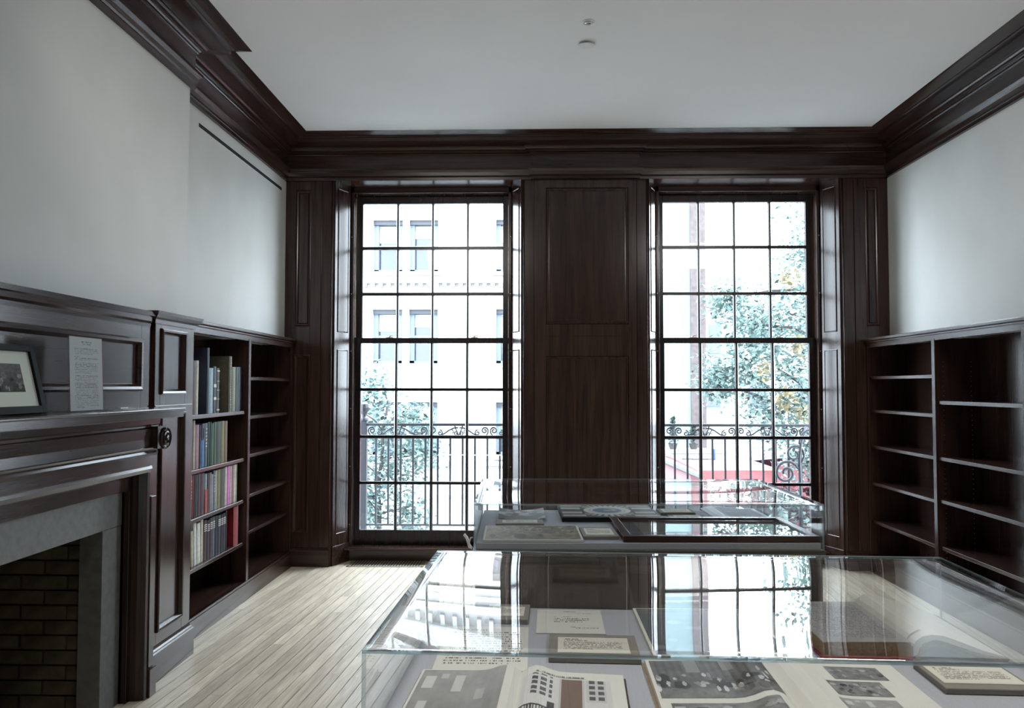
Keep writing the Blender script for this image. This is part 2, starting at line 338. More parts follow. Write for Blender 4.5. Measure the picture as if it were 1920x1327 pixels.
for wi, cx in enumerate(WCX):
    win = struct(empty(f'window_{wi+1}', (cx, 6.7, 0)), ('tall double hung window left of the middle pier, facing a pale building', 'tall double hung window right of the middle pier, facing a leafy tree')[wi], 'window')
    # splayed panelled shutters either side
    for sd in (-1, 1):
        a = Vector((cx+sd*.770, 6.502, 0)); b = Vector((cx+sd*.688, 6.698, 0)); u = (b-a).normalized(); n = Vector((-sd*u.y*-1 if False else -sd*abs(u.y), -abs(u.x), 0))
        Bs = basis(a, u, n); w = (b-a).length
        sh = MB().bbox(Bs, 0, w, .156, 3.13, -.002, .012).build('shutter', WZ, win, bevel=.0015)
        for (z0, z1) in ((.255, 1.738), (1.897, 3.065)):
            pn = MB().bbox(Bs, .045, w-.04, z0, z1, .006, .015).build('shutter_panel', WZ, sh, bevel=.0015)
            MB().ring(Bo(Bs, .012), .038, w-.033, z0-.008, z1+.008, [(0, -.006), (0, .004), (.004, .006), (.008, .002), (.009, -.006)]).build('panel_moulding', WZ, sh)
        MB().bbox(Bs, .03, w-.028, 1.812, 1.818, .010, .0145).build('shutter_joint', WX, sh)
        MB().bbox(Bs, -.006, w+.004, 0, .156, -.002, .02).build('plinth', WX, win, bevel=.003)
        # jamb, parting bead, stop
        j = MB()
        xs = sorted((cx+sd*.690, cx+sd*.650)); j.box(xs[0], xs[1], 6.70, 6.735, .10, 3.12)
        xs = sorted((cx+sd*.690, cx+sd*.654)); j.box(xs[0], xs[1], 6.735, 6.90, .10, 3.12)
        j.build('jamb', WZ, win, bevel=.002)
        xs = sorted((cx+sd*.654, cx+sd*.640)); box('parting_bead', WZ, win, xs[0], xs[1], 6.8095, 6.8135, 1.86, 3.06)
        for z in (.30, .78, 1.26, 1.74, 2.22, 2.70): MB().lathe([(.0045, 0), (.0045, -.004), (.002, -.006)], (cx+sd*.668, 6.70, z), 10, 'Y').build('screw', BRASS, win)
        # sash chain visible above the lower sash
        if sd < 0: MB().tube([(cx+sd*.6525, 6.790, 1.86), (cx+sd*.6525, 6.790, 3.05)], .003, 6).build('sash_chain', BRASS, win)
    MB().prism([(6.494, 3.136), (6.70, 3.112), (6.70, 3.145), (6.494, 3.145)], cx-.77, cx+.77, lambda y, z, x: (x, y, z)).build('soffit_panel', WX, win, bevel=.002)
    MB().box(cx-.69, cx+.69, 6.700, 6.90, 3.072, 3.14).tube([(cx-.65, 6.699, 3.076), (cx+.65, 6.699, 3.076)], .006, 8).build('head_jamb', WX, win, bevel=.002)
    make_sash(win, 'upper_sash', cx, 6.835, UZ, 0, 0, 1.812, 3.072, 1)
    ls = make_sash(win, 'lower_sash', cx, 6.788, LZ, 0, 0, .124, 1.855, 0)
    MB().prism([(6.62, .100), (6.612, .106), (6.612, .118), (6.62, .124), (6.90, .124), (6.90, .0), (6.70, .0), (6.70, .09)], cx-.69, cx+.69, lambda y, z, x: (x, y, z)).build('window_sill', WX, win, bevel=.002)
    for k in (-.36, .36):
        q = empty('sash_lock', (cx+k, 6.788, 1.8555)); q.parent = win; q.matrix_parent_inverse = world(win).inverted()
        MB().box(-.028, .028, -.012, .012, 0, .006).lathe([(.010, .006), (.010, .014), (.006, .017)], (0, 0, 0), 10).box(-.005, .034, -.006, .004, .014, .020).build('lock_body', BRASS, q, local=True)

# floor register under the left window
t = tag(empty('floor_register', (-1.2, 6.6, 0)), 'dark bronze floor grille in front of the left window', 'vent')
MB().box(-1.51, -1.49, 6.48, 6.735, .0005, .004).box(-.91, -.89, 6.48, 6.735, .0005, .004).box(-1.51, -.89, 6.48, 6.497, .0005, .004).box(-1.51, -.89, 6.718, 6.735, .0005, .004).build('frame', BRONZE, t)
box('register_well', SOOT, t, -1.49, -.91, 6.497, 6.718, .0003, .0008)
for k in range(26): box('grille_bar', BRONZE, t, -1.488+k*.0225, -1.475+k*.0225, 6.497, 6.718, .001, .0036)

# ------------------------------------------------------------------ bookcases
def bookcase(name, label, side, X, ys, shelves, depth, top=1.826):
    # side +1: opens towards +X (left wall), -1: opens towards -X (right wall)
    bc = tag(empty(name, (X, (ys[0]+ys[-1])/2, 0)), label, 'bookcase')
    def bx(nm, m, u0, u1, y0, y1, z0, z1, bevel=.0015):
        xs = sorted((X-side*u0, X-side*u1)); return MB().box(xs[0], xs[1], y0, y1, z0, z1).build(nm, m, bc, bevel)
    bx('back_panel', WZ, depth, depth+.012, ys[0], ys[-1], .0, top-.03, 0)
    for i, y in enumerate(ys):
        w = .036
        bx('upright', WZ, .002, depth, y-w/2 if 0 < i < len(ys)-1 else (y if i == 0 else y-w), y+w/2 if 0 < i < len(ys)-1 else (y+w if i == 0 else y), .13, top-.06)
        bx('face_stile', WZ, -.006, .006, y-.021 if 0 < i < len(ys)-1 else (y if i == 0 else y-.042), y+.021 if 0 < i < len(ys)-1 else (y+.042 if i == 0 else y), .134, top-.06)
    for i in range(len(ys)-1):
        a, b = ys[i]+.02, ys[i+1]-.02
        for z in shelves[i]:
            bx('shelf', WY, .010, depth-.002, a, b, z-.024, z, .003)
        ph = MB()
        for y, dr in ((a, 1), (b, -1)):
            for ux in (.05, depth-.06):
                z = .30
                while z < 1.62:
                    ys2 = sorted((y, y+dr*.0012)); x = X-side*ux; ph.box(x-.0022, x+.0022, ys2[0], ys2[1], z-.0022, z+.0022); z += .032
        if side < 0: ph.build('shelf_pin_holes', BRASS, bc, kind='stuff')
    bx('bottom_shelf', WY, .0, depth, ys[0], ys[-1], .112, .134)
    bx('plinth_board', WY, -.004, .02, ys[0], ys[-1], .0, .112)
    bx('plinth_bead', WY, -.009, .01, ys[0], ys[-1], .118, .134, .004)
    bx('frieze_rail', WY, -.004, .016, ys[0], ys[-1], top-.072, top-.022)
    xs = sorted((X+side*.03, X-side*(depth+.02)))
    MB().box(xs[0], xs[1], ys[0], ys[-1], top-.022, top).build('top_board', WY, bc, .005)
    xs = sorted((X+side*.018, X)); MB().box(xs[0], xs[1], ys[0], ys[-1], top-.036, top-.022).build('cap_moulding', WY, bc, .004)
    return bc
SHL = [[1.280, .962, .682, .398], [1.510, 1.242, .978, .703, .452]]
bookcase('bookcase', 'dark built-in bookcase left of the windows, half filled with books', 1, -1.949, [4.50, 5.455, 6.455], SHL, .27)
MB().box(-2.2, -1.949, 6.455, 6.489, 0, 1.826).build('wall_filler', WZ, wallb)
SHR = [[1.356, .990, .712, .410], [1.356, .990, .712, .410], [1.528, 1.268, .988, .702, .406]]
bookcase('bookcase', 'dark built-in bookcase right of the windows with empty shelves', -1, 2.642, [3.42, 4.41, 5.40, 6.486], SHR, .29)

# ------------------------------------------------------------------ books
def binding(name, col, rough=.5): return plain(name, col, rough, noise=.18, scale=40)
_bm = {}
def bmat(c):
    if c not in _bm: _bm[c] = binding('book_cloth', c)
    return _bm[c]
ORD = 'first second third fourth fifth sixth seventh eighth ninth tenth eleventh twelfth thirteenth fourteenth fifteenth sixteenth seventeenth eighteenth nineteenth twentieth twenty-first twenty-second'.split()
def yat(px): # distance along the left wall for the spine plane, from the measured angle of each spine
    dx = (px-960)/1510.23; t = Vector((_F.x+_Rt.x*dx, _F.y+_Rt.y*dx)); return -1.985*t.y/t.x
def book(y0, y1, z, h, depth, col, label, group, style=None, lean=0, setback=0):
    w = max(.006, y1-y0-.0012)
    b = tag(empty('book', (-1.985-setback, y0+w/2, z+.0005)), label, 'book', group)
    b.rotation_euler = (R(lean), 0, 0)
    if lean: b.location.z += abs(math.sin(R(lean)))*w/2
    t = min(.003, w*.2); hw = w/2
    m = MB().box(-depth, 0, -hw, -hw+t, 0, h).box(-depth, 0, hw-t, hw, 0, h)
    m.prism([(-.004, -hw), (-.001, -hw), (.003, -hw*.5), (.004, 0), (.003, hw*.5), (-.001, hw), (-.004, hw)], 0, h)
    m.build('cover', bmat(col), b, local=True)
    MB().box(-depth+.004, -.004, -hw+t, hw-t, .003, h-.004).build('page_block', PAGES if style != 'white' else PAPER, b, local=True)
    def band(z0, z1, c, nm='spine_label', k=.82):
        MB().box(.002, .0047, -hw*k, hw*k, h*z0, h*z1).build(nm, bmat(c), b, local=True)
    if style == 'stripes':
        for k in (.06, .16, .22, .29, .36, .43, .50, .58, .64, .70, .76, .80): band(k, k+.03, (.62, .6, .56), 'title_line', .8)
    elif style == 'label': band(.55, .62, (.6, .58, .45)); band(.28, .34, (.6, .58, .45))
    elif style == 'title':
        for k in (.45, .52, .60, .68, .76, .85): band(k, k+.035, (.5, .5, .44), 'title_line', .45)
    elif style == 'bands':
        for k in (.05, .92): band(k, k+.03, (.55, .5, .36), 'gilt_band', .9)
        for k in (.3, .5, .7): band(k, k+.01, (.45, .4, .3), 'gilt_band', .9)
    elif style == 'bluered': band(.0, .60, (.42, .05, .03), 'spine_colour', 1.0)
    elif style == 'bluetop': band(.62, 1.0, (.02, .03, .08), 'spine_colour', 1.0); band(.66, .9, (.4, .45, .5), 'title_line', .25)
    elif style == 'caps':
        for k in (.72, .77, .82, .87): band(k, k+.025, (.55, .52, .5), 'title_line', .8)
    elif style == 'spiral':
        q = MB()
        for k in range(34): q.lathe([(.0065, -.0028), (.0075, 0), (.0065, .0028)], (.004, 0, h*(k+.5)/34), 8)
        q.build('spiral_binding', WHITEP, b, local=True, kind='stuff')
    return b
C = dict(olive=(.16, .15, .05), maroon=(.05, .012, .012), navy=(.014, .020, .042), ltblue=(.28, .42, .50), dkblue=(.02, .04, .07), taupe=(.09, .085, .06), tan=(.20, .19, .13),
         dkgreen=(.01, .035, .02), black=(.008, .008, .01), mauve=(.16, .09, .11), cream=(.55, .52, .42), pinkm=(.30, .17, .20), blue=(.06, .20, .50), slate=(.07, .10, .13),
         teal=(.02, .05, .06), green=(.05, .22, .12), dkolive=(.045, .05, .03), brown=(.16, .09, .035), grygrn=(.17, .21, .19), red=(.30, .03, .03), purple=(.07, .025, .045),
         grey=(.24, .23, .25), pale=(.40, .42, .42), white=(.68, .68, .64), magenta=(.62, .14, .50), rose=(.28, .12, .15), steel=(.10, .16, .22), crimson=(.22, .012, .02), pink=(.62, .22, .32), orange=(.34, .12, .05), brnblk=(.03, .022, .016), yelgrn=(.3, .32, .2))
def shelf_of(z, rows, where, group, gap, depth=.17):
    for i, r in enumerate(rows):
        x0, x1, ytop, ck, desc = r[:5]; st = r[5] if len(r) > 5 else None; ln = r[6] if len(r) > 6 else 0; sb = r[7] if len(r) > 7 else 0
        y0, y1 = yat(x0), yat(x1); 
        dx, dy = ((x0+x1)/2-960)/1510.23, (663.5-ytop)/1510.23; d = _F+_Rt*dx+_Up*dy; h = min(1.45+d.z*(-1.985/d.x)-z, gap-.008)
        book(y0, y1, z, max(.12, h), depth, C[ck], f'{desc}, {ORD[i]} on the {where}', group, st, ln, sb)
shelf_of(SHL[0][0], [
 (355.5, 361.5, 687, 'olive', 'olive yellow book'), (361.6, 368, 676, 'maroon', 'tall maroon book with a brown top'), (368.2, 373, 676, 'cream', 'thin cream edged book'),
 (388.6, 393, 652, 'navy', 'very tall thin navy book'), (393.2, 400.4, 690, 'ltblue', 'pale blue book'), (400.6, 406, 687, 'dkblue', 'dark blue book with two pale labels', 'label'),
 (406.2, 412, 690, 'brnblk', 'grey brown book with gilt bands', 'bands'), (428.5, 433.5, 668, 'taupe', 'tall taupe album with white spiral binding', 'spiral', 0, -.004), (436, 442.3, 688, 'tan', 'olive tan book'),
 (442.4, 446.5, 688, 'dkgreen', 'dark green book'), (446.6, 451.2, 688, 'slate', 'dark slate book'), (451.3, 455, 689, 'black', 'thin black book')], 'top book shelf', 'books on the top book shelf', 0.45)
shelf_of(SHL[0][1], [
 (353.5, 359, 789, 'mauve', 'mauve book with white stripes on its spine', 'stripes'), (359.2, 364.6, 788, 'brnblk', 'dark brown book'), (364.8, 368, 788, 'cream', 'thin cream book'),
 (368.2, 375.8, 796, 'pinkm', 'dusty pink book'), (375.9, 380, 797, 'black', 'black book'), (380.2, 385.5, 794, 'blue', 'bright blue book with a dark top', 'bluetop'),
 (385.6, 391.4, 793, 'slate', 'dark slate book with pale lettering', 'title'), (391.6, 395.3, 791, 'teal', 'dark teal book'), (395.4, 399, 791, 'navy', 'navy book'), (399.2, 402.6, 793, 'green', 'thin bright green book'),
 (402.8, 408, 791, 'dkolive', 'dark olive book'), (408.2, 416.4, 790, 'dkgreen', 'thick dark green book'), (416.6, 422.7, 789, 'olive', 'olive brown book'), (422.8, 428.7, 789, 'brown', 'tan brown book')], 'second book shelf', 'books on the second book shelf', 0.294)
shelf_of(SHL[0][2], [
 (352, 357, 891, 'dkolive', 'dark olive book'), (357.2, 359.4, 893, 'grygrn', 'thin grey green book'), (359.6, 364, 891, 'grygrn', 'grey green book', 'title'), (364.2, 367, 890, 'red', 'thin red book'),
 (367.2, 371, 889, 'black', 'black book'), (371.2, 374, 889, 'slate', 'thin slate book'), (374.2, 379.8, 887, 'maroon', 'dark maroon book'), (380, 387.4, 886, 'purple', 'purple brown book'),
 (387.6, 391.8, 887, 'ltblue', 'pale blue book with a red lower spine', 'bluered'), (392, 396.4, 886, 'maroon', 'maroon book'), (396.6, 400.2, 885, 'grey', 'grey book'), (400.4, 403.3, 888, 'pale', 'pale grey book'),
 (403.4, 407.4, 881, 'steel', 'steel blue book', 'title'), (407.5, 409.7, 881, 'white', 'thin white book'), (409.8, 416.8, 879, 'olive', 'olive book'), (416.9, 424.8, 877, 'dkolive', 'thick dark olive book'),
 (425, 429, 874, 'cream', 'cream book'), (429.2, 434.4, 873, 'magenta', 'bright magenta book'), (434.6, 437.6, 872, 'cream', 'thin cream book'), (437.8, 442.2, 871, 'rose', 'rose book'),
 (442.3, 444.9, 870, 'white', 'thin white book'), (445, 447.6, 869, 'yelgrn', 'yellow green book')], 'third book shelf', 'books on the third book shelf', 0.256)
shelf_of(SHL[0][3], [
 (351.5, 355.6, 984, 'dkolive', 'dark olive book'), (355.7, 357.4, 983, 'white', 'thin white book'), (358.2, 363.6, 1006, 'orange', 'small orange brown book', None, 3), (364.6, 368.4, 993, 'cream', 'small cream book', 'white', 3),
 (369.6, 374.8, 978, 'white', 'tall white book', 'white', 3), (375.6, 381.5, 978, 'white', 'white bordered book', 'white', 2), (381.8, 386.4, 972, 'cream', 'ragged cream book', 'white', 1), (386.6, 392.6, 973, 'maroon', 'dark maroon book with silver titling', 'caps'),
 (392.8, 398, 973, 'navy', 'navy book with silver titling', 'caps'), (398.2, 403.2, 969, 'maroon', 'maroon book with silver titling', 'caps'), (403.4, 407.4, 967, 'steel', 'steel blue book with silver titling', 'caps'), (407.6, 412.6, 965, 'black', 'black book'),
 (412.8, 418.4, 964, 'navy', 'thick navy book with a large pale label', 'caps'), (418.6, 422.6, 962, 'black', 'black book with silver titling', 'caps'), (422.8, 427.4, 960, 'navy', 'dark navy book', 'caps'), (427.6, 430, 956, 'black', 'thin black book'),
 (439.5, 448, 947, 'crimson', 'large crimson book with a pink lit spine', None, 0, -.01), (448.2, 450.8, 946, 'cream', 'cream book')], 'fourth book shelf', 'books on the fourth book shelf', 0.26)

# ------------------------------------------------------------------ fireplace and chimney breast panelling
BL = basis((-1.885, 0, 0), (0, 1, 0), (1, 0, 0))
fp = tag(empty('fireplace', (-1.87, 2.95, 0)), 'dark wooden mantelpiece with slate surround and brick firebox on the left wall', 'fireplace')
YC = 2.95
def mir(y0, y1, s): return (y0, y1) if s > 0 else (2*YC-y1, 2*YC-y0)
# backing wall around the opening
MB().box(-2.05, -1.886, 1.50, 2.22, 0, 1.80).box(-2.05, -1.886, 3.68, 4.40, 0, 1.80).box(-2.05, -1.886, 2.22, 3.68, .967, 1.80).build('backing_board', WZ, fp)
# overmantel panel, cap
OM0, OM1 = 2*YC-3.872, 3.872
framed(BL, OM0, OM1, 1.345, 1.745, [(OM0+.10, OM1-.085, 1.425, 1.675)], fp, .012, WY)
panel(BL, OM0+.10, OM1-.085, 1.425, 1.675, fp, .004, WY, [(0, 0), (0, .022), (.008, .028), (.020, .026), (.032, .012), (.034, 0)], 'overmantel_panel')
CAP = [(0, 1.735), (.014, 1.735), (.016, 1.752), (.026, 1.762), (.030, 1.782), (.045, 1.786), (.048, 1.806), (0, 1.812)]
MB().sweep([(u, z) for u, z in CAP], [(-1.885, OM0), (-1.885, OM1)], side=-1).build('cap_moulding', WY, fp)
for s in (1, -1):
    a, b = mir(3.875, 4.36, s)
    Bp = basis((-1.873, 0, 0), (0, 1, 0), (1, 0, 0)); a1, b1 = mir(3.90, 4.33, s)
    MB().box(-2.05, -1.873, a1, b1, 0, 1.79).build('pilaster', WZ, fp)
    pa, pb = mir(3.958, 4.245, s)
    framed(Bp, a1, b1, .175, 1.765, [(pa, pb, .235, 1.315), (pa, pb, 1.405, 1.735)], fp, .014)
    for z0, z1 in ((.235, 1.315), (1.405, 1.735)): panel(Bp, pa, pb, z0, z1, fp, .003, WZ, [(0, 0), (0, .022), (.007, .026), (.016, .024), (.026, .01), (.028, 0)], 'pilaster_panel')
    MB().box(-2.05, -1.853, a1-.004, b1+.004, 1.338, 1.352).build('pilaster_band', WY, fp, .003)
    MB().sweep([(0, 1.755), (.022, 1.755), (.026, 1.775), (.036, 1.785), (.050, 1.80), (.052, 1.815), (0, 1.815)], [(-1.98, b1), (-1.873, b1), (-1.873, a1), (-1.98, a1)] if s > 0 else [(-1.98, b1), (-1.873, b1), (-1.873, a1), (-1.98, a1)], side=1).build('pilaster_cap', WY, fp)
    a2, b2 = mir(3.885, 4.375, s)
    MB().sweep([(0, 0), (.002, 0), (.002, .140), (-.004, .146), (-.004, .152), (-.012, .158), (-.016, .172), (-.03, .176), (-.03, 0)], [(-2.05, b2), (-1.848, b2), (-1.848, a2), (-2.05, a2)], side=1).box(-2.05, -1.851, a2+.002, b2-.002, 0, .14).build('pilaster_plinth', WY, fp)
# mantel shelf and frieze
M0, M1 = 2*YC-3.81, 3.81
MB().box(-2.0, -1.672, M0, M1, 1.302, 1.338).build('mantel_fascia', WY, fp, .002)
MB().box(-2.0, -1.662, M0-.006, M1+.006, 1.333, 1.347).build('mantel_shelf', WY, fp, .005)
MB().sweep([(0, 1.255), (.0, 1.255), (.012, 1.258), (.014, 1.266), (.02, 1.272), (.024, 1.302), (0, 1.302)], [(-1.775, M0+.07), (-1.775, M1-.07)], side=-1).build('bed_moulding', WY, fp)
MB().box(-2.0, -1.776, M0+.07, M1-.07, 1.13, 1.302).build('frieze_core', WY, fp)
MB().sweep([(0, 1.168), (.012, 1.168), (.010, 1.205), (.016, 1.252), (0, 1.254)], [(-1.775, M0+.075), (-1.775, M1-.075)], side=-1).build('frieze_board', WY, fp, smooth=False)
MB().sweep([(0, 1.128), (.016, 1.128), (.018, 1.14), (.012, 1.15), (.02, 1.158), (.024, 1.166), (0, 1.168)], [(-1.775, M0+.075), (-1.775, M1-.08)], side=-1).build('frieze_bead', WY, fp)
MB().box(-2.0, -1.79, M0+.085, M1-.085, 1.075, 1.128).build('architrave_board', WY, fp, .002)
S0, S1 = 2*YC-3.68, 3.68
BQ = basis((-1.87, 0, 0), (0, 1, 0), (1, 0, 0))
# bolection moulding: legs and head
MB().sweep([(0, 1.035), (.03, 1.036), (.052, 1.045), (.062, 1.062), (.058, 1.076), (0, 1.078)], [(-1.852, S0-.07), (-1.852, S1+.07)], side=-1).build('bolection_head', WY, fp)
MB().box(-1.99, -1.862, S0-.03, S1+.03, .967, 1.036).build('inner_architrave', WY, fp, .002)
for s in (1, -1):
    y0, y1 = mir(S1, S1+.03, s); MB().box(-1.99, -1.862, y0, y1, 0, .967).build('inner_architrave', WZ, fp, .002)
    y0, y1 = mir(S1+.028, S1+.075, s); ym = (y0+y1)/2
    MB().prism([(-1.87, y0), (-1.835, y0+.004), (-1.80, ym-.008), (-1.796, ym+.008), (-1.82, y1-.002), (-1.87, y1)], .0, 1.04).build('bolection_leg', WZ, fp)
    y0, y1 = mir(S1+.06, S1+.135, s); MB().box(-1.95, -1.815, y0, y1, .0, 1.128).build('leg_board', WZ, fp, .002)
    y0, y1 = mir(S1+.078, S1+.128, s); MB().box(-1.83, -1.797, y0, y1, .135, .930).build('leg_pilaster', WZ, fp, .003)
    y0, y1 = mir(S1+.07, S1+.136, s); MB().box(-1.95, -1.786, y0, y1, 0, .13).build('plinth_block', WZ, fp, .003)
    # console with a scroll at the end of the frieze
    yc = M1-.085 if s > 0 else 2*YC-(M1-.085)
    cn = MB().box(-1.80, -1.735, yc-.045, yc+.04, 1.16, 1.262).lathe([(.052, -.02), (.052, .012), (.046, .018), (.044, .012), (.034, .010), (.032, .018), (.026, .020), (.022, .012), (.014, .012), (.012, .022), (.004, .024)], (-1.742, yc+.028*s, 1.205), 24, 'X')
    cn.build('console_scroll', WZ, fp, smooth=False)
# slate surround
MB().box(-2.0, -1.895, S0, S1, .810, .966).build('lintel_stone', STONE, fp, .002)
for s in (1, -1):
    y0, y1 = mir(3.52, S1, s); MB().box(-2.0, -1.897, y0, y1, 0, .8085).build('jamb_stone', STONE, fp, .002)
# firebox: brick cheeks, back, hearth
cheek = MB().box(-2.42, -1.985, 3.612, 3.70, 0, 1.2).box(-2.42, -1.985, 2*YC-3.70, 2*YC-3.612, 0, 1.2).box(-2.455, -2.41, 2.2, 3.7, 0, 1.2).box(-2.42, -1.985, 2.2, 3.7, 1.19, 1.25)
cheek.build('mortar_bed', MORTAR, fp)
for s in (1, -1):
    y0, y1 = mir(3.522, 3.61, s); MB().box(-2.0, -1.985, y0, y1, 0, 1.0).build('iron_rebate', SOOT, fp)
bmesh_b = MB().box(-.101, .101, -.012, .012, -.0285, .0285).mesh('brick', BRICK); bmesh_h = MB().box(-.049, .049, -.012, .012, -.0285, .0285).mesh('brick', BRICK)
def brick(me, loc, rz):
    o = bpy.data.objects.new('brick', me); COL.objects.link(o); o.parent = fp; o.matrix_parent_inverse = world(fp).inverted(); o.location = loc; o.rotation_euler = (0, 0, rz)
for r in range(16):
    z = .034+r*.0665
    xs = [(-2.092, bmesh_b), (-2.304, bmesh_b)] if r % 2 else [(-2.04, bmesh_h), (-2.197, bmesh_b), (-2.36, bmesh_h)]
    for x, me in xs: brick(me, (x, 3.607-random.random()*.003, z), 0); brick(me, (x, 2*YC-3.607+random.random()*.003, z), 0)
    for k in range(6):
        y = 2.42+k*.212+(.0 if r % 2 else .1)
        if y < 3.5: brick(bmesh_b, (-2.405+random.random()*.003, y, z), R(90))
MB().box(-2.41, -1.60, 2.05, 3.85, -.0215, -.0005).build('hearth_stone', STONE, fp)

# things on the mantel
t = tag(empty('picture_frame', (-1.70, 2.62, 1.347), 0), 'black framed photograph leaning on the mantel shelf beside the text panel', 'picture frame')
_tm = Matrix.Translation((-1.748, 2.592, 1.351)) @ Matrix.Rotation(R(90), 4, 'Z') @ Matrix.Rotation(R(-14), 4, 'X')
def tilt(m): 
    m.v = [tuple(_tm @ Vector(v)) for v in m.v]; return m
FW, FH = .49, .245     # local x along the shelf, z up; front faces -y
m = MB().box(-FW/2, -FW/2+.026, -.012, .012, 0, FH).box(FW/2-.026, FW/2, -.012, .012, 0, FH).box(-FW/2+.026, FW/2-.026, -.012, .012, 0, .026).box(-FW/2+.026, FW/2-.026, -.012, .012, FH-.022, FH)
tilt(m).build('frame', BLACKF, t, .001)
tilt(MB().box(-FW/2+.024, FW/2-.024, -.002, .008, .024, FH-.02)).build('mat', MAT, t)

# raster prints -------------------------------------------------------------
def hsh(*a):
    v = math.sin(sum(x*k for x, k in zip(a, (12.9898, 78.233, 37.719, 4.581))))*43758.5453; return v-math.floor(v)
def vnoise(x, y, s=0):
    xi, yi = math.floor(x), math.floor(y); fx, fy = x-xi, y-yi; fx = fx*fx*(3-2*fx); fy = fy*fy*(3-2*fy)
    a, b, c, d = (hsh(xi+i, yi+j, s) for j in (0, 1) for i in (0, 1)); return (a*(1-fx)+b*fx)*(1-fy)+(c*(1-fx)+d*fx)*fy
def fbm(x, y, s=0): return .5*vnoise(x, y, s)+.3*vnoise(x*2.1, y*2.1, s+1)+.2*vnoise(x*4.3, y*4.3, s+2)
def print_sheet(name, f, nx, ny, place, parent, mat=None, local=False):
    """flat picture: nx*ny quads coloured by f(u,v); place(u,v) gives the point"""
    vs = [place(i/nx, j/ny) for j in range(ny+1) for i in range(nx+1)]
    fs = [(j*(nx+1)+i, j*(nx+1)+i+1, (j+1)*(nx+1)+i+1, (j+1)*(nx+1)+i) for j in range(ny) for i in range(nx)]
    me = bpy.data.meshes.new(name); me.from_pydata(vs, [], fs); me.materials.append(mat or PRINTM)
    ca = me.color_attributes.new('Col', 'FLOAT_COLOR', 'CORNER'); buf = []
    for j in range(ny):
        for i in range(nx):
            c = f((i+.5)/nx, (j+.5)/ny); c = c if isinstance(c, tuple) else (c, c, c); buf += [*c, 1]*4
    ca.data.foreach_set('color', buf)
    return obj(name, me, parent, 0, local)
def text_f(rows, bg=(.58, .58, .545), ink=(.10, .10, .10), mx=.12, seed=0, dens=.75):
    """rows: list of (v0, v1, u0, u1) text lines"""
    def f(u, v):
        for k, (v0, v1, u0, u1) in enumerate(rows):
            if v0 <= v <= v1 and u0 <= u <= u1:
                return ink if hsh(int(u*140), k, seed) < dens and hsh(int(u*34), k, seed+9) > .12 else bg
        return bg
    return f
def blobs(seed, n, lo, hi, sx=.05, sy=.08, y0=.25, y1=.75):
    rnd = random.Random(seed); B = [(rnd.random(), y0+rnd.random()*(y1-y0), sx*(.5+rnd.random()), sy*(.5+rnd.random()), lo+(hi-lo)*rnd.random()) for _ in range(n)]
    def g(u, v, base):
        for x, y, a, b, c in B:
            if ((u-x)/a)**2+((v-y)/b)**2 < 1: base = c
        return base
    return g
# group of figures in the framed photograph
g1 = blobs(3, 44, .01, .36, .025, .08, .10, .62)
def ph_group(u, v): return max(.01, g1(u, v, .05+.10*v+.05*fbm(u*6, v*6, 4))*(0.6+.8*fbm(u*24, v*24, 5)))
_pl = lambda u, v: tuple(_tm @ Vector((-FW/2+.085+u*(FW-.17), -.0026, .078+v*(FH-.145))))
print_sheet('photograph', ph_group, 90, 46, _pl, t)
tilt(MB().box(-FW/2+.025, FW/2-.025, -.0068, -.0052, .025, FH-.021)).build('glass', PICGLASS, t)

t = tag(empty('text_panel', (-1.735, 3.10, 1.347)), 'white printed text sheet in a clear acrylic stand on the mantel', 'sign')
rows = [(.925, .942, .36, .68), (.895, .912, .38, .64)]
def para(v, n, last=.6, u1=.88, dv=.0225):
    out = []
    for k in range(n): out.append((v-.009, v, .15, u1-(hsh(k, v*10)*.05) if k < n-1 else last)); v -= dv
    return out, v-.018
vv = .845
for n, l in ((4, .72), (1, .3), (2, .6), (7, .68), (20, .42)):
    a, vv2 = para(vv, n, l); rows += a; vv = vv2 if n > 1 else vv2+.018
_tf = text_f(rows, (.60, .62, .63), (.22, .22, .23), seed=2, dens=.6)
print_sheet('printed_sheet', _tf, 150, 260, lambda u, v: (-1.7335-.012*v+.0, 2.972+u*.228, 1.3535+v*.283), t)
MB().add([(-1.733, 2.968, 1.3475), (-1.733, 3.204, 1.3475), (-1.745, 3.204, 1.642), (-1.745, 2.968, 1.642), (-1.7305, 2.968, 1.3475), (-1.7305, 3.204, 1.3475), (-1.7425, 3.204, 1.642), (-1.7425, 2.968, 1.642)],
         [(0, 1, 2, 3), (4, 7, 6, 5), (0, 4, 5, 1), (1, 5, 6, 2), (2, 6, 7, 3), (3, 7, 4, 0)]).build('front_sheet', ACRYL, t)
MB().add([(-1.7365, 2.968, 1.3475), (-1.7365, 3.204, 1.3475), (-1.7485, 3.204, 1.642), (-1.7485, 2.968, 1.642), (-1.7385, 2.968, 1.3475), (-1.7385, 3.204, 1.3475), (-1.7505, 3.204, 1.642), (-1.7505, 2.968, 1.642)],
         [(0, 1, 2, 3), (4, 7, 6, 5), (0, 4, 5, 1), (1, 5, 6, 2), (2, 6, 7, 3), (3, 7, 4, 0)]).build('back_sheet', ACRYL, t)
box('stand_foot', EDGE, t, -1.80, -1.731, 2.968, 3.204, 1.3472, 1.350)
t = tag(empty('card', (-1.75, 3.37, 1.3475)), 'small white card lying on the mantel right of the text panel', 'card'); MB().box(-1.775, -1.72, 3.33, 3.46, 1.3474, 1.3515).build('card_sheet', PAPER, t); box('card_fold', WHITEP, t, -1.775, -1.765, 3.40, 3.46, 1.3515, 1.356)
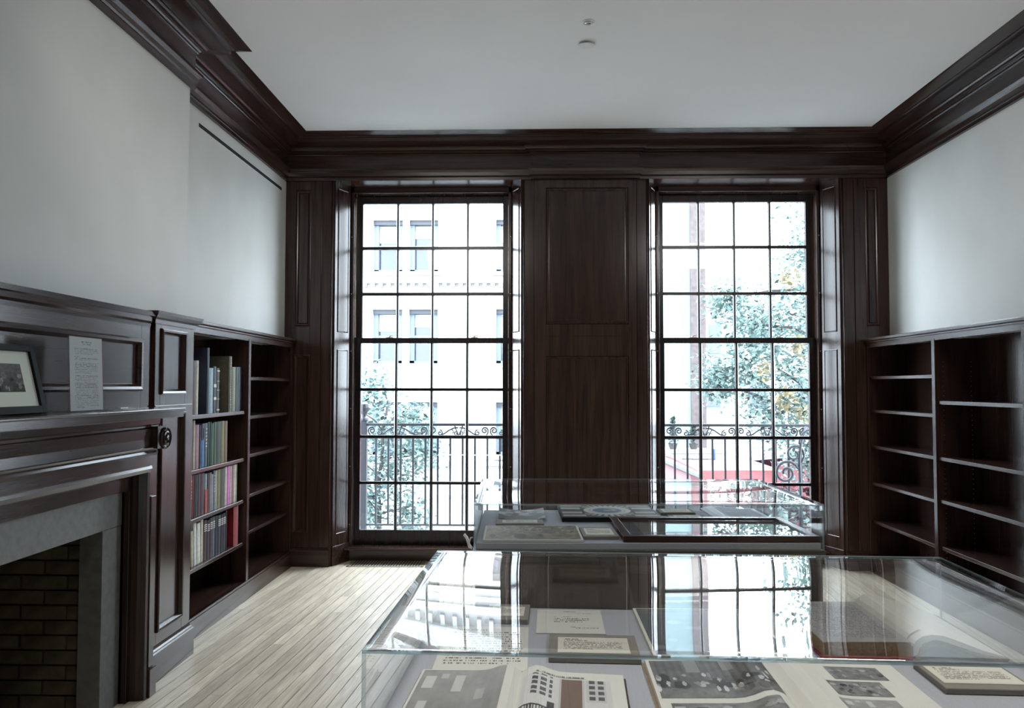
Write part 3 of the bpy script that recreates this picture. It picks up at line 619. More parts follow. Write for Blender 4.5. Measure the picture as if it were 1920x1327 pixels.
t = tag(MB().box(-1.76, -1.70, 3.22, 3.31, 1.3474, 1.3495).build('pamphlet', plain('grey_paper', (.30, .31, .32), .7)), 'thin grey paper slip lying on the mantel behind the text panel', 'paper')

for k, l in enumerate(FILL_LAMPS):  # bodies for the added fill lamps
    t = tag(empty('ceiling_lamp', (l[0], l[1], CZ)), ('square white flush ceiling lamp above the fireplace side of the front display case', 'square white flush ceiling lamp above the right side of the front display case', 'long tilted wall washer lamp between the fireplace and the rear display case', 'long tilted wall washer lamp between the right bookcase and the rear display case')[k], 'lamp')
    if k < 2:
        MB().box(l[0]-.21, l[0]-.185, l[1]-.21, l[1]+.21, 3.345, CZ).box(l[0]+.185, l[0]+.21, l[1]-.21, l[1]+.21, 3.345, CZ).box(l[0]-.185, l[0]+.185, l[1]-.21, l[1]-.185, 3.345, CZ).box(l[0]-.185, l[0]+.185, l[1]+.185, l[1]+.21, 3.345, CZ).build('housing', WHITEP, t)
        box('reflector', WHITEP, t, l[0]-.185, l[0]+.185, l[1]-.185, l[1]+.185, 3.375, CZ)
    else:
        c = math.cos(R(62)); n = math.sin(R(62))
        MB().prism([(l[1]-n*.015-c*.24, 3.30+c*.015-n*.24), (l[1]-n*.05-c*.24, 3.30+c*.05-n*.24), (l[1]-n*.05+c*.24, 3.30+c*.05+n*.10), (l[1]-n*.015+c*.10, 3.30+c*.015+n*.10)], l[0]-.57, l[0]+.57, lambda y, z, x: (x, y, z)).build('housing', WHITEP, t)
        box('stem', WHITEP, t, l[0]-.02, l[0]+.02, l[1]-.08, l[1]-.04, 3.3, CZ)
# slot diffuser, ceiling fittings ------------------------------------------
t = tag(empty('air_slot', (XL, 5.56, 3.02)), 'long narrow black air slot below the left cornice', 'vent')
MB().box(XL-.002, XL+.0015, 4.765, 6.36, 3.014, 3.04).build('slot_opening', plain('slot_black', (.006, .007, .008), .6), t)
MB().box(XL-.001, XL+.003, 4.76, 6.365, 3.040, 3.0425).box(XL-.001, XL+.003, 4.76, 6.365, 3.0115, 3.014).build('slot_flange', WHITEP, t)
t = tag(empty('sprinkler_cover', (.301, 4.62, CZ)), 'round white cover plate on the ceiling, nearer the windows', 'sprinkler')
MB().lathe([(.044, -.0125), (.046, -.0105), (.044, -.009)], (.301, 4.60, CZ), 32).build('cover_plate', WHITEP, t); MB().lathe([(.028, -.0105), (.028, -.0002)], (.301, 4.60, CZ), 24).build('collar', SOOT, t)
t = tag(empty('ceiling_sprinkler', (.295, 4.33, CZ)), 'small recessed white sprinkler head on the ceiling, farther from the windows', 'sprinkler')
MB().lathe([(.036, -.0005), (.036, -.003), (.028, -.006), (.026, -.003), (.02, -.0012)], (.295, 4.32, CZ), 32).build('escutcheon', WHITEP, t)
MB().lathe([(.016, -.001), (.017, -.007), (.012, -.010), (.006, -.010), (.004, -.018), (.001, -.02)], (.295, 4.32, CZ), 20).build('nozzle', plain('chrome', (.6, .6, .62), .25, 1), t)

# ------------------------------------------------------------------ display cases
CW, CD, ZB, ZT, ZD = 1.337, .84, .825, 1.0, .851
def sheet(name, parent, x0, x1, y0, y1, z0, z1, thin):
    me = MB().box(x0, x1, y0, y1, z0, z1).mesh(name, [ACRYL, EDGE])
    for p in me.polygons: p.material_index = 0 if abs(p.normal[thin]) > .5 else 1
    return obj(name, me, parent, 0, True)
def display_case(o, a, label, seed):
    c = tag(empty('display_case', (o[0], o[1], 0), R(a)), label, 'display case', 'matching acrylic topped display cases')
    MB().box(.03, CW-.03, .03, CD-.03, 0, .08).build('toe_kick', SOOT, c, local=True)
    MB().box(.006, CW-.006, .006, CD-.006, .08, .800).build('cabinet_body', BASEP, c, .003, local=True)
    MB().box(-.004, CW+.004, -.004, CD+.004, .802, ZB).build('top_lip', BASEP, c, .003, local=True)
    MB().box(.010, CW-.010, .010, CD-.010, ZB, ZD-.001).build('fabric_deck', FABRIC, c, .002, local=True)
    b = empty('bonnet'); b.parent = c; MW[b.name] = world(c)
    T = .006
    sheet('front_sheet', b, 0, CW, 0, T, ZB+.0005, ZT-T, 1); sheet('back_sheet', b, 0, CW, CD-T, CD, ZB+.0005, ZT-T, 1)
    sheet('side_sheet', b, 0, T, T, CD-T, ZB+.0005, ZT-T, 0); sheet('side_sheet', b, CW-T, CW, T, CD-T, ZB+.0005, ZT-T, 0)
    # top sheet, very slightly sagging under its own weight
    nx, ny = 40, 26; vs = []
    def sg(i, j):
        u, v = i/nx, j/ny; k = (1-(2*u-1)**4)*(1-(2*v-1)**4)
        return -.0030*k+.0006*k*math.sin(5*u+seed)*math.cos(4*v+seed)
    for dz in (0, -T):
        for j in range(ny+1):
            for i in range(nx+1): vs.append((CW*i/nx, CD*j/ny, ZT+dz+sg(i, j)))
    q = (nx+1)*(ny+1); I = lambda i, j: j*(nx+1)+i
    fs = [(I(i, j), I(i+1, j), I(i+1, j+1), I(i, j+1)) for j in range(ny) for i in range(nx)]
    fs += [tuple(k+q for k in f)[::-1] for f in fs]; nf = len(fs)
    for i in range(nx): fs += [(I(i+1, 0), I(i, 0), I(i, 0)+q, I(i+1, 0)+q), (I(i, ny), I(i+1, ny), I(i+1, ny)+q, I(i, ny)+q)]
    for j in range(ny): fs += [(I(0, j), I(0, j+1), I(0, j+1)+q, I(0, j)+q), (I(nx, j+1), I(nx, j), I(nx, j)+q, I(nx, j+1)+q)]
    me = bpy.data.meshes.new('top_sheet'); me.from_pydata(vs, [], fs); me.materials.append(ACRYL); me.materials.append(EDGE)
    for p in me.polygons: p.material_index = 0 if p.index < nf else 1; p.use_smooth = p.index < nf
    obj('top_sheet', me, b, 0, True)
    return c
CN, CF = ((-.294, 1.385), -2.0), ((-.231, 3.09), 1.5)
display_case(*CN, 'acrylic topped display case in front, holding open albums and letters', 0)
rear_case = display_case(*CF, 'acrylic topped display case by the windows, holding framed pictures', 2)
MB().prism([(-.006, .828), (-.020, .834), (-.030, .868), (-.040, .880), (-.034, .886), (-.022, .872), (-.012, .842), (-.006, .834)], .0, .018, lambda x, z, y: (x, y, z)).tube([(-.006, .012, .832), (-.018, .010, .850), (-.012, .008, .870), (-.004, .006, .872)], .003, 6).build('corner_clip', WHITEP, rear_case, local=True)
def at(case, u, v, z, name, label, cat, group=None, rz=0):
    (o, a) = case; a = R(a)
    return tag(empty(name, (o[0]+u*math.cos(a)-v*math.sin(a), o[1]+u*math.sin(a)+v*math.cos(a), z), a+R(rz)), label, cat, group)
def sheet_print(t, name, x0, x1, y0, y1, z, f, nx, ny, mat=None):
    return print_sheet(name, f, nx, ny, lambda u, v: (x0+u*(x1-x0), y0+v*(y1-y0), z), t, mat, True)
def lines(n, v1, v0, u0=.1, u1=.9, last=.6, fill=.62):
    d = (v1-v0)/n; return [(v1-d*k-d*fill, v1-d*k, u0, u1-hsh(k, n)*.04 if k < n-1 else last) for k in range(n)]
def slab(t, name, m, x0, x1, y0, y1, z0, z1, bevel=0): return MB().box(x0, x1, y0, y1, z0, z1).build(name, m, t, bevel, local=True)

# front case -----------------------------------------------------------------
t = at(CN, .36, .708, ZD, 'letter', 'small handwritten letter on cream notepaper at the back of the front case', 'letter', None, 1)
slab(t, 'notepaper', PAPER, -.084, .084, -.103, .103, 0, .0006)
sheet_print(t, 'handwriting', -.083, .083, -.102, .102, .0009, text_f([(.90, .925, .40, .60), (.82, .835, .62, .84), (.68, .70, .27, .52)]+lines(3, .62, .42, .26, .82, .70, .45)+[(.24, .27, .50, .58), (.20, .235, .58, .92)], seed=5, dens=.6), 120, 90)
def mount_label(case, u, v, w, h, label, seed, cw, ch, n=7, z=ZD, grp='printed captions on grey mounts', tilt=0):
    t = at(case, u, v, z, 'caption_card', label, 'caption', grp)
    slab(t, 'mount', MOUNT, -w/2, w/2, -h/2, h/2, 0, .012, .002)
    slab(t, 'card', CREAM, -cw/2, cw/2, -ch/2, ch/2, .012, .0132)
    sheet_print(t, 'printed_text', -cw/2+.002, cw/2-.002, -ch/2+.002, ch/2-.002, .0135, text_f([(.84, .92, .08, .34), (.76, .81, .08, .42)]+lines(n, .70, .18, .07, .93, .5), (.60, .595, .52), (.2, .2, .19), seed=seed), 110, 70)
    return t
mount_label(CN, .411, .482, .200, .165, 'cream caption card on a grey brown mount, centre of the front case', 1, .160, .108)
mount_label(CN, .200, .745, .110, .140, 'cream caption card on a dark mount in the far left corner of the front case', 2, .085, .085)
t = at(CN, .162, .492, ZD, 'letter', 'large handwritten letter with folded edges, left side of the front case', 'letter', None, 2)
slab(t, 'notepaper', PAPER, -.101, .101, -.155, .155, 0, .0007)
sheet_print(t, 'handwriting', -.1, .1, -.154, .154, .001, text_f([(.9, .93, .15, .5)]+lines(14, .86, .10, .08, .95, .8, .42), seed=8, dens=.55), 120, 130)

def gray_house(u, v):       # terraced house front with windows, door and railings
    c = .50+.06*fbm(u*30, v*22, 2)
    for (a, b) in ((.10, .34), (.42, .56)):
        pass
    if .08 < u < .34 and v > .52: c = .07 if (int((u-.08)*30) % 3 and int(v*26) % 3) else .5
    if .42 < u < .70: c = (.16, .11, .09) if .44 < u < .68 else .42
    if .72 < u < .95 and v > .5: c = .08 if (int((u-.72)*30) % 3 and int(v*24) % 3) else .45
    if v < .30 and (int(u*64) % 2 == 0 or .27 < v): c = .04
    if .30 < u < .38 and v < .42: c = .03
    return c
def gray_room(u, v):        # interior with pictures on the wall and people at tables
    c = .16+.10*fbm(u*9, v*7, 7)+.08*v
    for (a, b, p, q, w) in ((.06, .18, .62, .86, .48), (.24, .33, .82, .92, .42), (.42, .53, .55, .88, .46), (.10, .20, .20, .36, .45), (.70, .80, .40, .60, .36)):
        if a < u < b and p < v < q: c = w
    return c
g2 = blobs(12, 34, .16, .5, .016, .05, .22, .60); g2b = blobs(17, 12, .02, .05, .05, .10, .1, .5)
def gray_porch(u, v):
    c = .05+.02*math.sin(u*90)*(v > .5)+.09*fbm(u*9, v*8, 3)
    if .30 < u < .42 and v > .66 or .62 < u < .72 and v > .70: c = .20
    c = g2b(u, v, c); c = g2(u, v, c); return max(.02, c+.10*(v < .25)*fbm(u*30, v*20, 9))
g3 = blobs(21, 26, .01, .36, .05, .09, .1, .8)
def gray_small(u, v): return max(.02, g3(u, v, .04+.22*fbm(u*8, v*6, 6)))
g4 = blobs(33, 28, .01, .34, .045, .09, .1, .8)
def gray_small2(u, v): return max(.02, g4(u, v, .03+.25*fbm(u*9, v*6, 16)))
def flat_c(c): return lambda u, v: c

def open_album(case, u, v, wl, wr, h, label, rz, board, curl=.012, th=.012):
    t = at(case, u, v, ZD, 'open_album', label, 'album', None, rz)
    slab(t, 'cover_board', board, -wl-.006, wr+.006, -h/2-.006, h/2+.006, 0, .003, .001)
    def page(nm, sg, w):
        top = []; n = 14
        for k in range(n+1):
            x = k/n; z = .004+th*(1-.35*x)+curl*math.exp(-((x-.16)/.13)**2)-(.9*(th*.6))*math.exp(-(x/.045)**2); top.append((sg*x*w, z))
        m = MB(); m.prism(top+[(sg*w, .003), (0, .003)], -h/2, h/2, lambda x, z, y: (x, y, z)); m.build(nm, PAPER, t, local=True)
        return lambda x: next(top[i][1]+(top[i+1][1]-top[i][1])*((x*n)-i) for i in [min(n-1, int(x*n))])
    zl, zr = page('left_leaves', -1, wl), page('right_leaves', 1, wr)
    def pr(nm, side, x0, x1, y0, y1, f, nx, ny, mat=PRINT):
        zf, w, sg = (zl, wl, -1) if side == 'l' else (zr, wr, 1)
        def pl(uu, vv):
            x = x0+uu*(x1-x0); return (sg*abs(x), y0+vv*(y1-y0), zf(min(1, abs(x)/w))+.0006)
        return print_sheet(nm, f, nx, ny, pl, t, mat, True)
    return t, pr
t, pr = open_album(CN, .256, .168, .205, .206, .27, 'open book with a full page room photograph and a house front picture, nearest left', -1, MAHOG)
pr('photograph', 'l', -.2, -.03, -.128, .13, gray_room, 70, 60)
pr('photograph', 'r', .006, .178, -.128, .092, gray_house, 90, 64)
pr('page_heading', 'r', .03, .13, .100, .108, text_f([(.05, .95, .02, .98)], (.62, .61, .55), (.18, .18, .17), seed=4, dens=.8), 60, 3, PRINTM)
t, pr = open_album(CN, .770, .232, .25, .262, .345, 'open photograph album with a porch scene and small snapshots, centre front', 1.0, binding('album_edge', (.28, .20, .12)), .016, .014)
pr('photograph', 'l', -.243, -.012, -.05, .155, gray_porch, 110, 70)
pr('photograph', 'l', -.23, -.03, -.165, -.075, gray_small2, 50, 24)
pr('snapshot', 'r', .115, .222, .060, .132, gray_small, 46, 30); pr('snapshot', 'r', .092, .197, -.028, .048, gray_small2, 46, 30); pr('snapshot', 'r', .085, .19, -.125, -.045, gray_room, 40, 26)
t = at(CN, .690, .637, ZD, 'photograph_board', 'dark photograph on a cream edged board at the back centre of the front case', 'photograph', None, 2)
slab(t, 'board', CREAM, -.155, .155, -.19, .19, 0, .006, .001)
gd = blobs(44, 18, .05, .16, .05, .06, .05, .95)
sheet_print(t, 'photograph', -.148, .148, -.183, .183, .0065, lambda u, v: gd(u, v, .012+.03*fbm(u*6, v*7, 5)), 60, 70, PRINT)
mount_label(CN, 1.175, .345, .175, .150, 'cream caption card on a grey brown mount, right front of the front case', 3, .158, .100, 8)
# thick open book
t = at(CN, 1.108, .640, ZD, 'open_book', 'thick antique book lying open with red cover and brown page edges', 'book', None, 1)
bh = .168
slab(t, 'cover', bmat(C['crimson']), -.20, -.002, -bh-.006, bh+.006, 0, .005, .001)
top = [(-.195, .034), (-.12, .0355), (-.05, .036), (-.02, .034), (0, .030)]
MB().prism([(-.195, .005)]+top+[(0, .005)], -bh, bh, lambda x, z, y: (x, y, z)).build('left_leaves', BRPAGES, t, local=True)
print_sheet('printed_page', lambda u, v: (lambda b: b*(.78+.3*fbm(u*5, v*4, 12)))(.16 if (.08 < u < .92 and .1 < v < .95 and hsh(int(u*90), int(v*44), 3) < .55 and int(v*88) % 2) else .33), 90, 90, lambda u, v: (-.194+u*.192, -bh+.001+v*(2*bh-.002), (.0365-.0015*(1-u)**2)), t, PRINTM, True)
arc = [(0, .030), (.006, .040), (.02, .050), (.04, .054), (.065, .052), (.10, .040), (.15, .021), (.195, .0095)]
MB().prism(arc+[(.195, .0055), (.15, .013), (.10, .028), (.065, .040), (.045, .043), (.02, .034), (.008, .010), (0, .006)], -bh, bh, lambda x, z, y: (x, y, z)).build('right_leaves', PAPER, t, local=True)
MB().prism([(.002, .0), (.008, .004), (.014, .026), (.03, .0365), (.045, .041), (.065, .038), (.10, .026), (.15, .011), (.20, .003), (.203, .006), (.203, .0035), (.2, 0), (.15, .007), (.10, .021), (.065, .033), (.045, .036), (.03, .031), (.018, .02), (.012, 0)], -bh-.005, bh+.005, lambda x, z, y: (x, y, z)).build('cover_flap', bmat(C['brown']), t, local=True)
MB().tube([(-.002, -bh-.001, .032), (-.002, 0, .032), (-.002, bh+.001, .032)], .0035, 8).build('gutter_roll', PAPER, t, local=True)
MB().prism([(-.004, .033), (.006, .046), (.022, .056), (.03, .0565), (.016, .049), (.004, .038)], -bh+.03, bh, lambda x, z, y: (x, y, z)).build('curled_leaf', PAPER, t, local=True)

# rear case ---------------------------------------------------------------------
t = at(CF, .190, .650, ZD, 'photograph', 'curled dark photograph in the far left corner of the rear case', 'photograph')
gf = blobs(51, 22, .02, .30, .10, .07, .1, .9)
print_sheet('photograph_sheet', lambda u, v: gf(u, v, .02+.05*fbm(u*5, v*4, 2)), 70, 40, lambda u, v: (-.105+u*.21, -.15+v*.30, .004+.012*(2*u-1)**2), t, PRINT, True)
mount_label(CF, .180, .423, .205, .112, 'long caption card on a grey mount between two photographs, left of the rear case', 5, .150, .075, 3, grp='printed captions on grey mounts')
t = at(CF, .228, .184, ZD, 'photograph_board', 'wide sepia crowd photograph on thick board, left front of the rear case', 'photograph')
slab(t, 'board', PAPER, -.194, .194, -.158, .158, 0, .009, .001)
gs = blobs(61, 80, .03, .36, .018, .045, .45, .98); gs2 = blobs(66, 14, .03, .25, .05, .12, .05, .5)
def sepia(u, v):
    c = gs2(u, v, .05+.24*fbm(u*12, v*8, 4)); c = gs(u, v, c) if v > .42 else c; return (c, c*.86, c*.62)
sheet_print(t, 'photograph', -.186, .186, -.15, .15, .0094, sepia, 110, 70, PRINT)
mount_label(CF, .495, .182, .140, .205, 'small caption card on a grey mount beside the mahogany frame', 6, .112, .145, 8)
t = at(CF, .588, .684, ZD, 'board_game_box', 'flat black box with a pale oval emblem ringed by rays, back of the rear case', 'box', None, 0)
slab(t, 'box_base', BLACKF, -.222, .222, -.20, .20, 0, .020, .002)
def emblem(u, v):
    x, y = (u-.5)/.5, (v-.5)/.5; r = math.hypot(x/.50, y/.62); c = (.018, .017, .018)
    if abs(x) > .56 and .18 < abs(y) < .46 or abs(x) > .5 and .62 < abs(y) < .84: c = (.34, .30, .27) if abs(x) < .97 else c
    if 1.0 <= r < 1.38 and abs(y) > .34 and abs(x) < .52: c = (.36, .33, .29) if int(math.degrees(math.atan2(y, x))/5.0) % 2 else (.03, .03, .03)
    if r < 1.0: c = (.46, .45, .42) if int(r*14) % 5 else (.30, .29, .27)
    if r < .62: c = (.05, .10, .16)
    if r < .5 and vnoise(u*14, v*16, 3) > .62: c = (.30, .26, .18)
    return c
sheet_print(t, 'lid_print', -.218, .218, -.196, .196, .0204, emblem, 140, 100, PRINT)
mount_label(CF, .918, .735, .162, .125, 'caption card on a grey mount right of the black box, farther one', 7, .130, .095, 5)
mount_label(CF, .937, .556, .168, .112, 'caption card on a grey mount right of the black box, beside the picture frame', 8, .120, .085, 5)
t = at(CF, 1.195, .70, ZD, 'pamphlet', 'open bluish white pamphlet at the right back of the rear case', 'pamphlet')
BLP = plain('bluish_paper', (.50, .54, .62), .6, noise=.05, scale=30)
MB().prism([(-.13, .003), (-.11, .010), (-.085, .014), (0, .0085), (.128, .003), (.128, 0), (-.13, 0)], -.166, .166, lambda x, z, y: (x, y, z)).build('leaves', BLP, t, local=True)
sheet_print(t, 'printed_page', -.075, .12, -.15, .15, .0142, text_f(lines(22, .95, .05, .06, .94, .6, .5), (.50, .54, .62), (.34, .37, .43), seed=3), 90, 90)
for p in t.children:
    if p.name.startswith('printed_page'):
        for w in p.data.vertices: w.co.z = .0139-(w.co.x+.085)*.0548+.0005
t = at(CF, .952, .252, ZD, 'picture_frame', 'large flat mahogany framed document under glass, right front of the rear case', 'picture frame')
fw, fh = .755, .462; a, b = fw/2, fh/2; k = .034
MB().box(-a, a, -b, -b+k, 0, .024).box(-a, a, b-k, b, 0, .024).box(-a, -a+k, -b+k, b-k, 0, .024).box(a-k, a, -b+k, b-k, 0, .024).build('frame', MAHOG, t, .003, local=True)
slab(t, 'mat', plain('dark_blue_mat', (.03, .045, .065), .7), -a+k, a-k, -b+k, b-k, .004, .010)
sheet_print(t, 'document', -a+.095, a-.075, -b+.085, b-.07, .0105, lambda u, v: (lambda c: (c, c*.96, c*.82))(.26+.12*fbm(u*9, v*6, 3)-.10*(hsh(int(u*90), int(v*30), 5) < .4 and int(v*60) % 2)), 90, 50)
slab(t, 'glass', PICGLASS, -a+k-.002, a-k+.002, -b+k-.002, b-k+.002, .0165, .0185)

# ------------------------------------------------------------------ outdoors
GZ = -1.5
g = MB().box(-30, 40, 12.6, 21.0, GZ-.2, GZ).build('road', plain('asphalt', (.20, .205, .21), .9, noise=.1, scale=3)); struct(g, 'pale street surface between the two rows of houses', 'road')
g = MB().box(-30, 40, 7.0, 12.6, GZ-.15, GZ+.12).box(-30, 40, 21.0, 60, GZ-.15, GZ+.12).build('sidewalk', plain('paving', (.27, .27, .27), .9, noise=.06, scale=2)); struct(g, 'pale concrete sidewalks on both sides of the street', 'sidewalk')
# balcony
b = MB().box(-2.4, 5.2, 6.98, 8.05, -.16, .02).build('balcony_floor', plain('balcony_stone', (.30, .31, .31), .8, noise=.15, scale=25)); struct(b, 'pale stone balcony floor outside the windows', 'balcony')
t = tag(empty('balcony_railing', (1.2, 7.9, .02)), 'black iron balcony railing with scrolled frieze outside both windows', 'railing')
RX0, RX1 = -1.675, 4.6
box('top_rail', IRON, t, RX0, RX1, 7.88, 7.925, 1.058, 1.082)
box('mid_rail', IRON, t, RX0, RX1, 7.888, 7.912, .932, .954)
box('bottom_rail', IRON, t, RX0, RX1, 7.888, 7.912, .085, .103)
bal = MB().box(-.009, .009, -.009, .009, .10, .937).mesh('baluster', IRON)
k = 0; x = RX0+.124
while x < RX1-.03:
    o = bpy.data.objects.new('baluster', bal); COL.objects.link(o); o.parent = t; o.matrix_parent_inverse = world(t).inverted(); o.location = (x, 7.9, 0); x += .1215; k += 1
for nx_ in (RX0, RX1):
    n = MB().box(nx_-.034, nx_+.034, 7.866, 7.934, .02, 1.10).build('newel_post', IRON, t, .004)
    MB().lathe([(.034, 1.10), (.046, 1.112), (.044, 1.13), (.022, 1.15), (.026, 1.17), (.048, 1.20), (.056, 1.235), (.05, 1.27), (.03, 1.285), (.006, 1.29)], (nx_, 7.9, 0), 12).build('finial', IRON, n)
def spiral(cx, cz, r0, turns, a0, sg, n=18):
    return [(cx+r0*(1-.8*i/n)*math.cos(a0+sg*turns*2*math.pi*i/n), 7.9, cz+r0*(1-.8*i/n)*math.sin(a0+sg*turns*2*math.pi*i/n)) for i in range(n+1)]
def scroll_mesh(flip):
    m = MB(); f = -1 if flip else 1
    def X(pts): return [(f*p[0], p[1], p[2]) for p in pts]
    m.tube(X(spiral(-.105, 1.012, .034, 1.4, R(180), -1)), .0075, 6)
    m.tube(X([(-.139, 7.9, 1.012), (-.134, 7.9, .985), (-.115, 7.9, .962)]), .0075, 6)
    m.tube(X(spiral(-.035, .990, .028, 1.25, R(95), -1)), .0068, 6)
    m.tube(X([(-.05, 7.9, .958), (-.02, 7.9, .966), (.02, 7.9, .99), (.06, 7.9, 1.018), (.10, 7.9, 1.036), (.145, 7.9, 1.04)]), .0075, 6)
    m.tube(X([(.075, 7.9, 1.026), (.095, 7.9, 1.012), (.10, 7.9, .995), (.085, 7.9, .985)]), .006, 5)
    m.tube(X(spiral(.125, .982, .022, 1.2, R(60), 1)), .0062, 6)
    m.tube(X([(.148, 7.9, .955), (.140, 7.9, .99), (.120, 7.9, 1.03), (.112, 7.9, 1.058)]), .0068, 6)
    return m.mesh('scroll', IRON, True)
sm = (scroll_mesh(False), scroll_mesh(True))
for k in range(21):
    o = bpy.data.objects.new('scroll', sm[k % 2]); COL.objects.link(o); o.parent = t; o.matrix_parent_inverse = world(t).inverted(); o.location = (RX0+.185+k*.30, 0, 0)
# scrolled iron bracket standing before the second newel
m = MB()
def sp2(cx, cz, r0, turns, a0, sg, r): 
    return [(x, 7.84, z) for x, _, z in spiral(cx, cz, r0, turns, a0, sg, 26)], r
for q in (sp2(2.42, .62, .12, 1.5, R(20), 1, .014), sp2(2.50, .80, .10, 1.4, R(-60), 1, .013), sp2(2.44, .34, .10, 1.5, R(20), 1, .013), sp2(2.70, .95, .16, .45, R(200), -1, .013), sp2(2.47, .12, .06, 1.4, R(80), 1, .012)): m.tube(q[0], q[1], 7)
m.tube([(2.55, 7.84, .03), (2.555, 7.84, .4), (2.545, 7.84, .75), (2.56, 7.84, .9), (2.62, 7.86, 1.06)], .016, 8)
m.build('scroll_bracket', IRON, t, smooth=True)

FY = 28.0
FSTONE = plain('pale_limestone', (.28, .28, .277), .85, noise=.03, scale=1.5)
FBRICK = plain('pale_pink_brick', (.26, .21, .205), .85, noise=.05, scale=5)
BCOURSE = plain('red_brown_brick', (.050, .038, .038), .85, noise=.3, scale=9)
WFRAME = plain('blue_grey_frame', (.085, .115, .16), .6); WSHADE = plain('dark_head', (.014, .018, .026), .6)
BLIND = plain('window_blind', (.36, .36, .36), .8)
def pane_far():
    m, nt, b = newmat('far_window_pane'); b.inputs['Base Color'].default_value = (.012, .02, .034, 1); b.inputs['Roughness'].default_value = .12; b.inputs['Specular IOR Level'].default_value = .6; return m
FPANE = pane_far()
bd = tag(empty('building', (-3, FY, GZ)), 'pale multi storey building across the street with paired blue framed windows', 'building')
cols = [(-10.0, -9.0), (-8.72, -7.72), (-5.66, -4.62), (-4.38, -3.37), (-1.33, -.32), (-.06, .95), (2.95, 3.95)]
rws = [(-.95, .88), (2.23, 4.12), (5.44, 7.27), (9.3, 11.1)]
X0, X1, H1 = -12.5, 4.35, 12.2
xs = [X0]+[c for p in cols for c in p]+[X1]
m = MB(); zs = [GZ]+[c for p in rws for c in p]+[H1]
for i in range(0, len(xs), 2): m.box(xs[i], xs[i+1], FY, FY+.6, GZ, H1)
for p in cols:
    for i in range(0, len(zs), 2): m.box(p[0], p[1], FY, FY+.6, zs[i], zs[i+1])
m.build('wall', FSTONE, bd)
MB().box(X0, X1, FY+.6, FY+7, GZ, H1).build('rear_mass', FSTONE, bd)
rb = random.Random(5)
for ri, (z0, z1) in enumerate(rws):
    for ci, (x0, x1) in enumerate(cols):
        w = MB().box(x0, x0+.16, FY+.22, FY+.42, z0, z1).box(x1-.16, x1, FY+.22, FY+.42, z0, z1).box(x0, x1, FY+.22, FY+.42, z0, z0+.10).box(x0+.16, x1-.16, FY+.28, FY+.38, (z0+z1)/2-.05, (z0+z1)/2+.05)
        w = w.build('window', WFRAME, bd)
        MB().box(x0, x1, FY+.10, FY+.42, z1-.15, z1).build('window_head', WSHADE, w)  # near-black strip painting in the shade under the window head
        bz = z1-.15-rb.choice((.45, .6, .75))
        MB().box(x0+.16, x1-.16, FY+.40, FY+.41, bz, z1-.15).build('blind', BLIND, w)
        box('pane', FPANE, w, x0+.16, x1-.16, FY+.43, FY+.44, z0+.10, z1-.15)
        MB().box(x0-.12, x1+.12, FY-.14, FY+.2, z0-.14, z0).build('sill', FSTONE, w)
# brick fields between the upper windows, string courses, cornice
for (z0, z1) in ((5.3, 7.4), (9.1, 11.3)):
    for (x0, x1) in ((-7.5, -5.9), (-3.15, -1.55), (1.15, 2.75)): MB().box(x0, x1, FY-.03, FY, z0, z1).build('brick_field', FBRICK, bd)
def course(z, h, d, nm='belt_course'): MB().box(X0, X1, FY-d, FY, z, z+h).build(nm, FSTONE, bd)
course(5.02, .20, .20); course(4.72, .10, .10); course(7.75, .14, .12); course(8.02, .2, .2); course(8.55, .22, .42, 'cornice'); course(8.77, .12, .5, 'cornice'); course(11.7, .4, .4, 'cornice')
for k in range(58): 
    o = MB().box(X0+.14+k*.28-.07, X0+.14+k*.28+.07, FY-.16, FY, 4.9, 5.02) if k == 0 else None
    if o: dent = o.mesh('dentil', FSTONE); d0 = X0+.14
    q = bpy.data.objects.new('dentil', dent); COL.objects.link(q); q.parent = bd; q.matrix_parent_inverse = world(bd).inverted(); q.location = (k*.28, 0, 0)
mod = MB().box(-.07, .07, FY-.22, FY, 8.34, 8.55).mesh('modillion', FSTONE)
for k in range(40):
    q = bpy.data.objects.new('modillion', mod); COL.objects.link(q); q.parent = bd; q.matrix_parent_inverse = world(bd).inverted(); q.location = (X0+.3+k*.4, 0, 0)
for (x0, x1) in ((-6.1, -3.05), (-1.75, 1.3)):
    MB().box(x0-.1, x1+.1, FY-.45, FY, -1.28, -1.15).box(x0, x1, FY-.35, FY, -1.38, -1.28).build('door_cornice', FSTONE, bd)
# pediment and flagpole of the building
MB().prism([(-4.75, -1.9), (-4.0, -1.45), (-3.25, -1.9)], FY-3.2, FY-2.9, lambda x, z, y: (x, y, z)).build('pediment', BCOURSE, bd)
MB().tube([(-2.75, FY-.1, 3.85), (-2.2, FY-1.6, 1.9)], .035, 6).build('flagpole', WFRAME, bd)

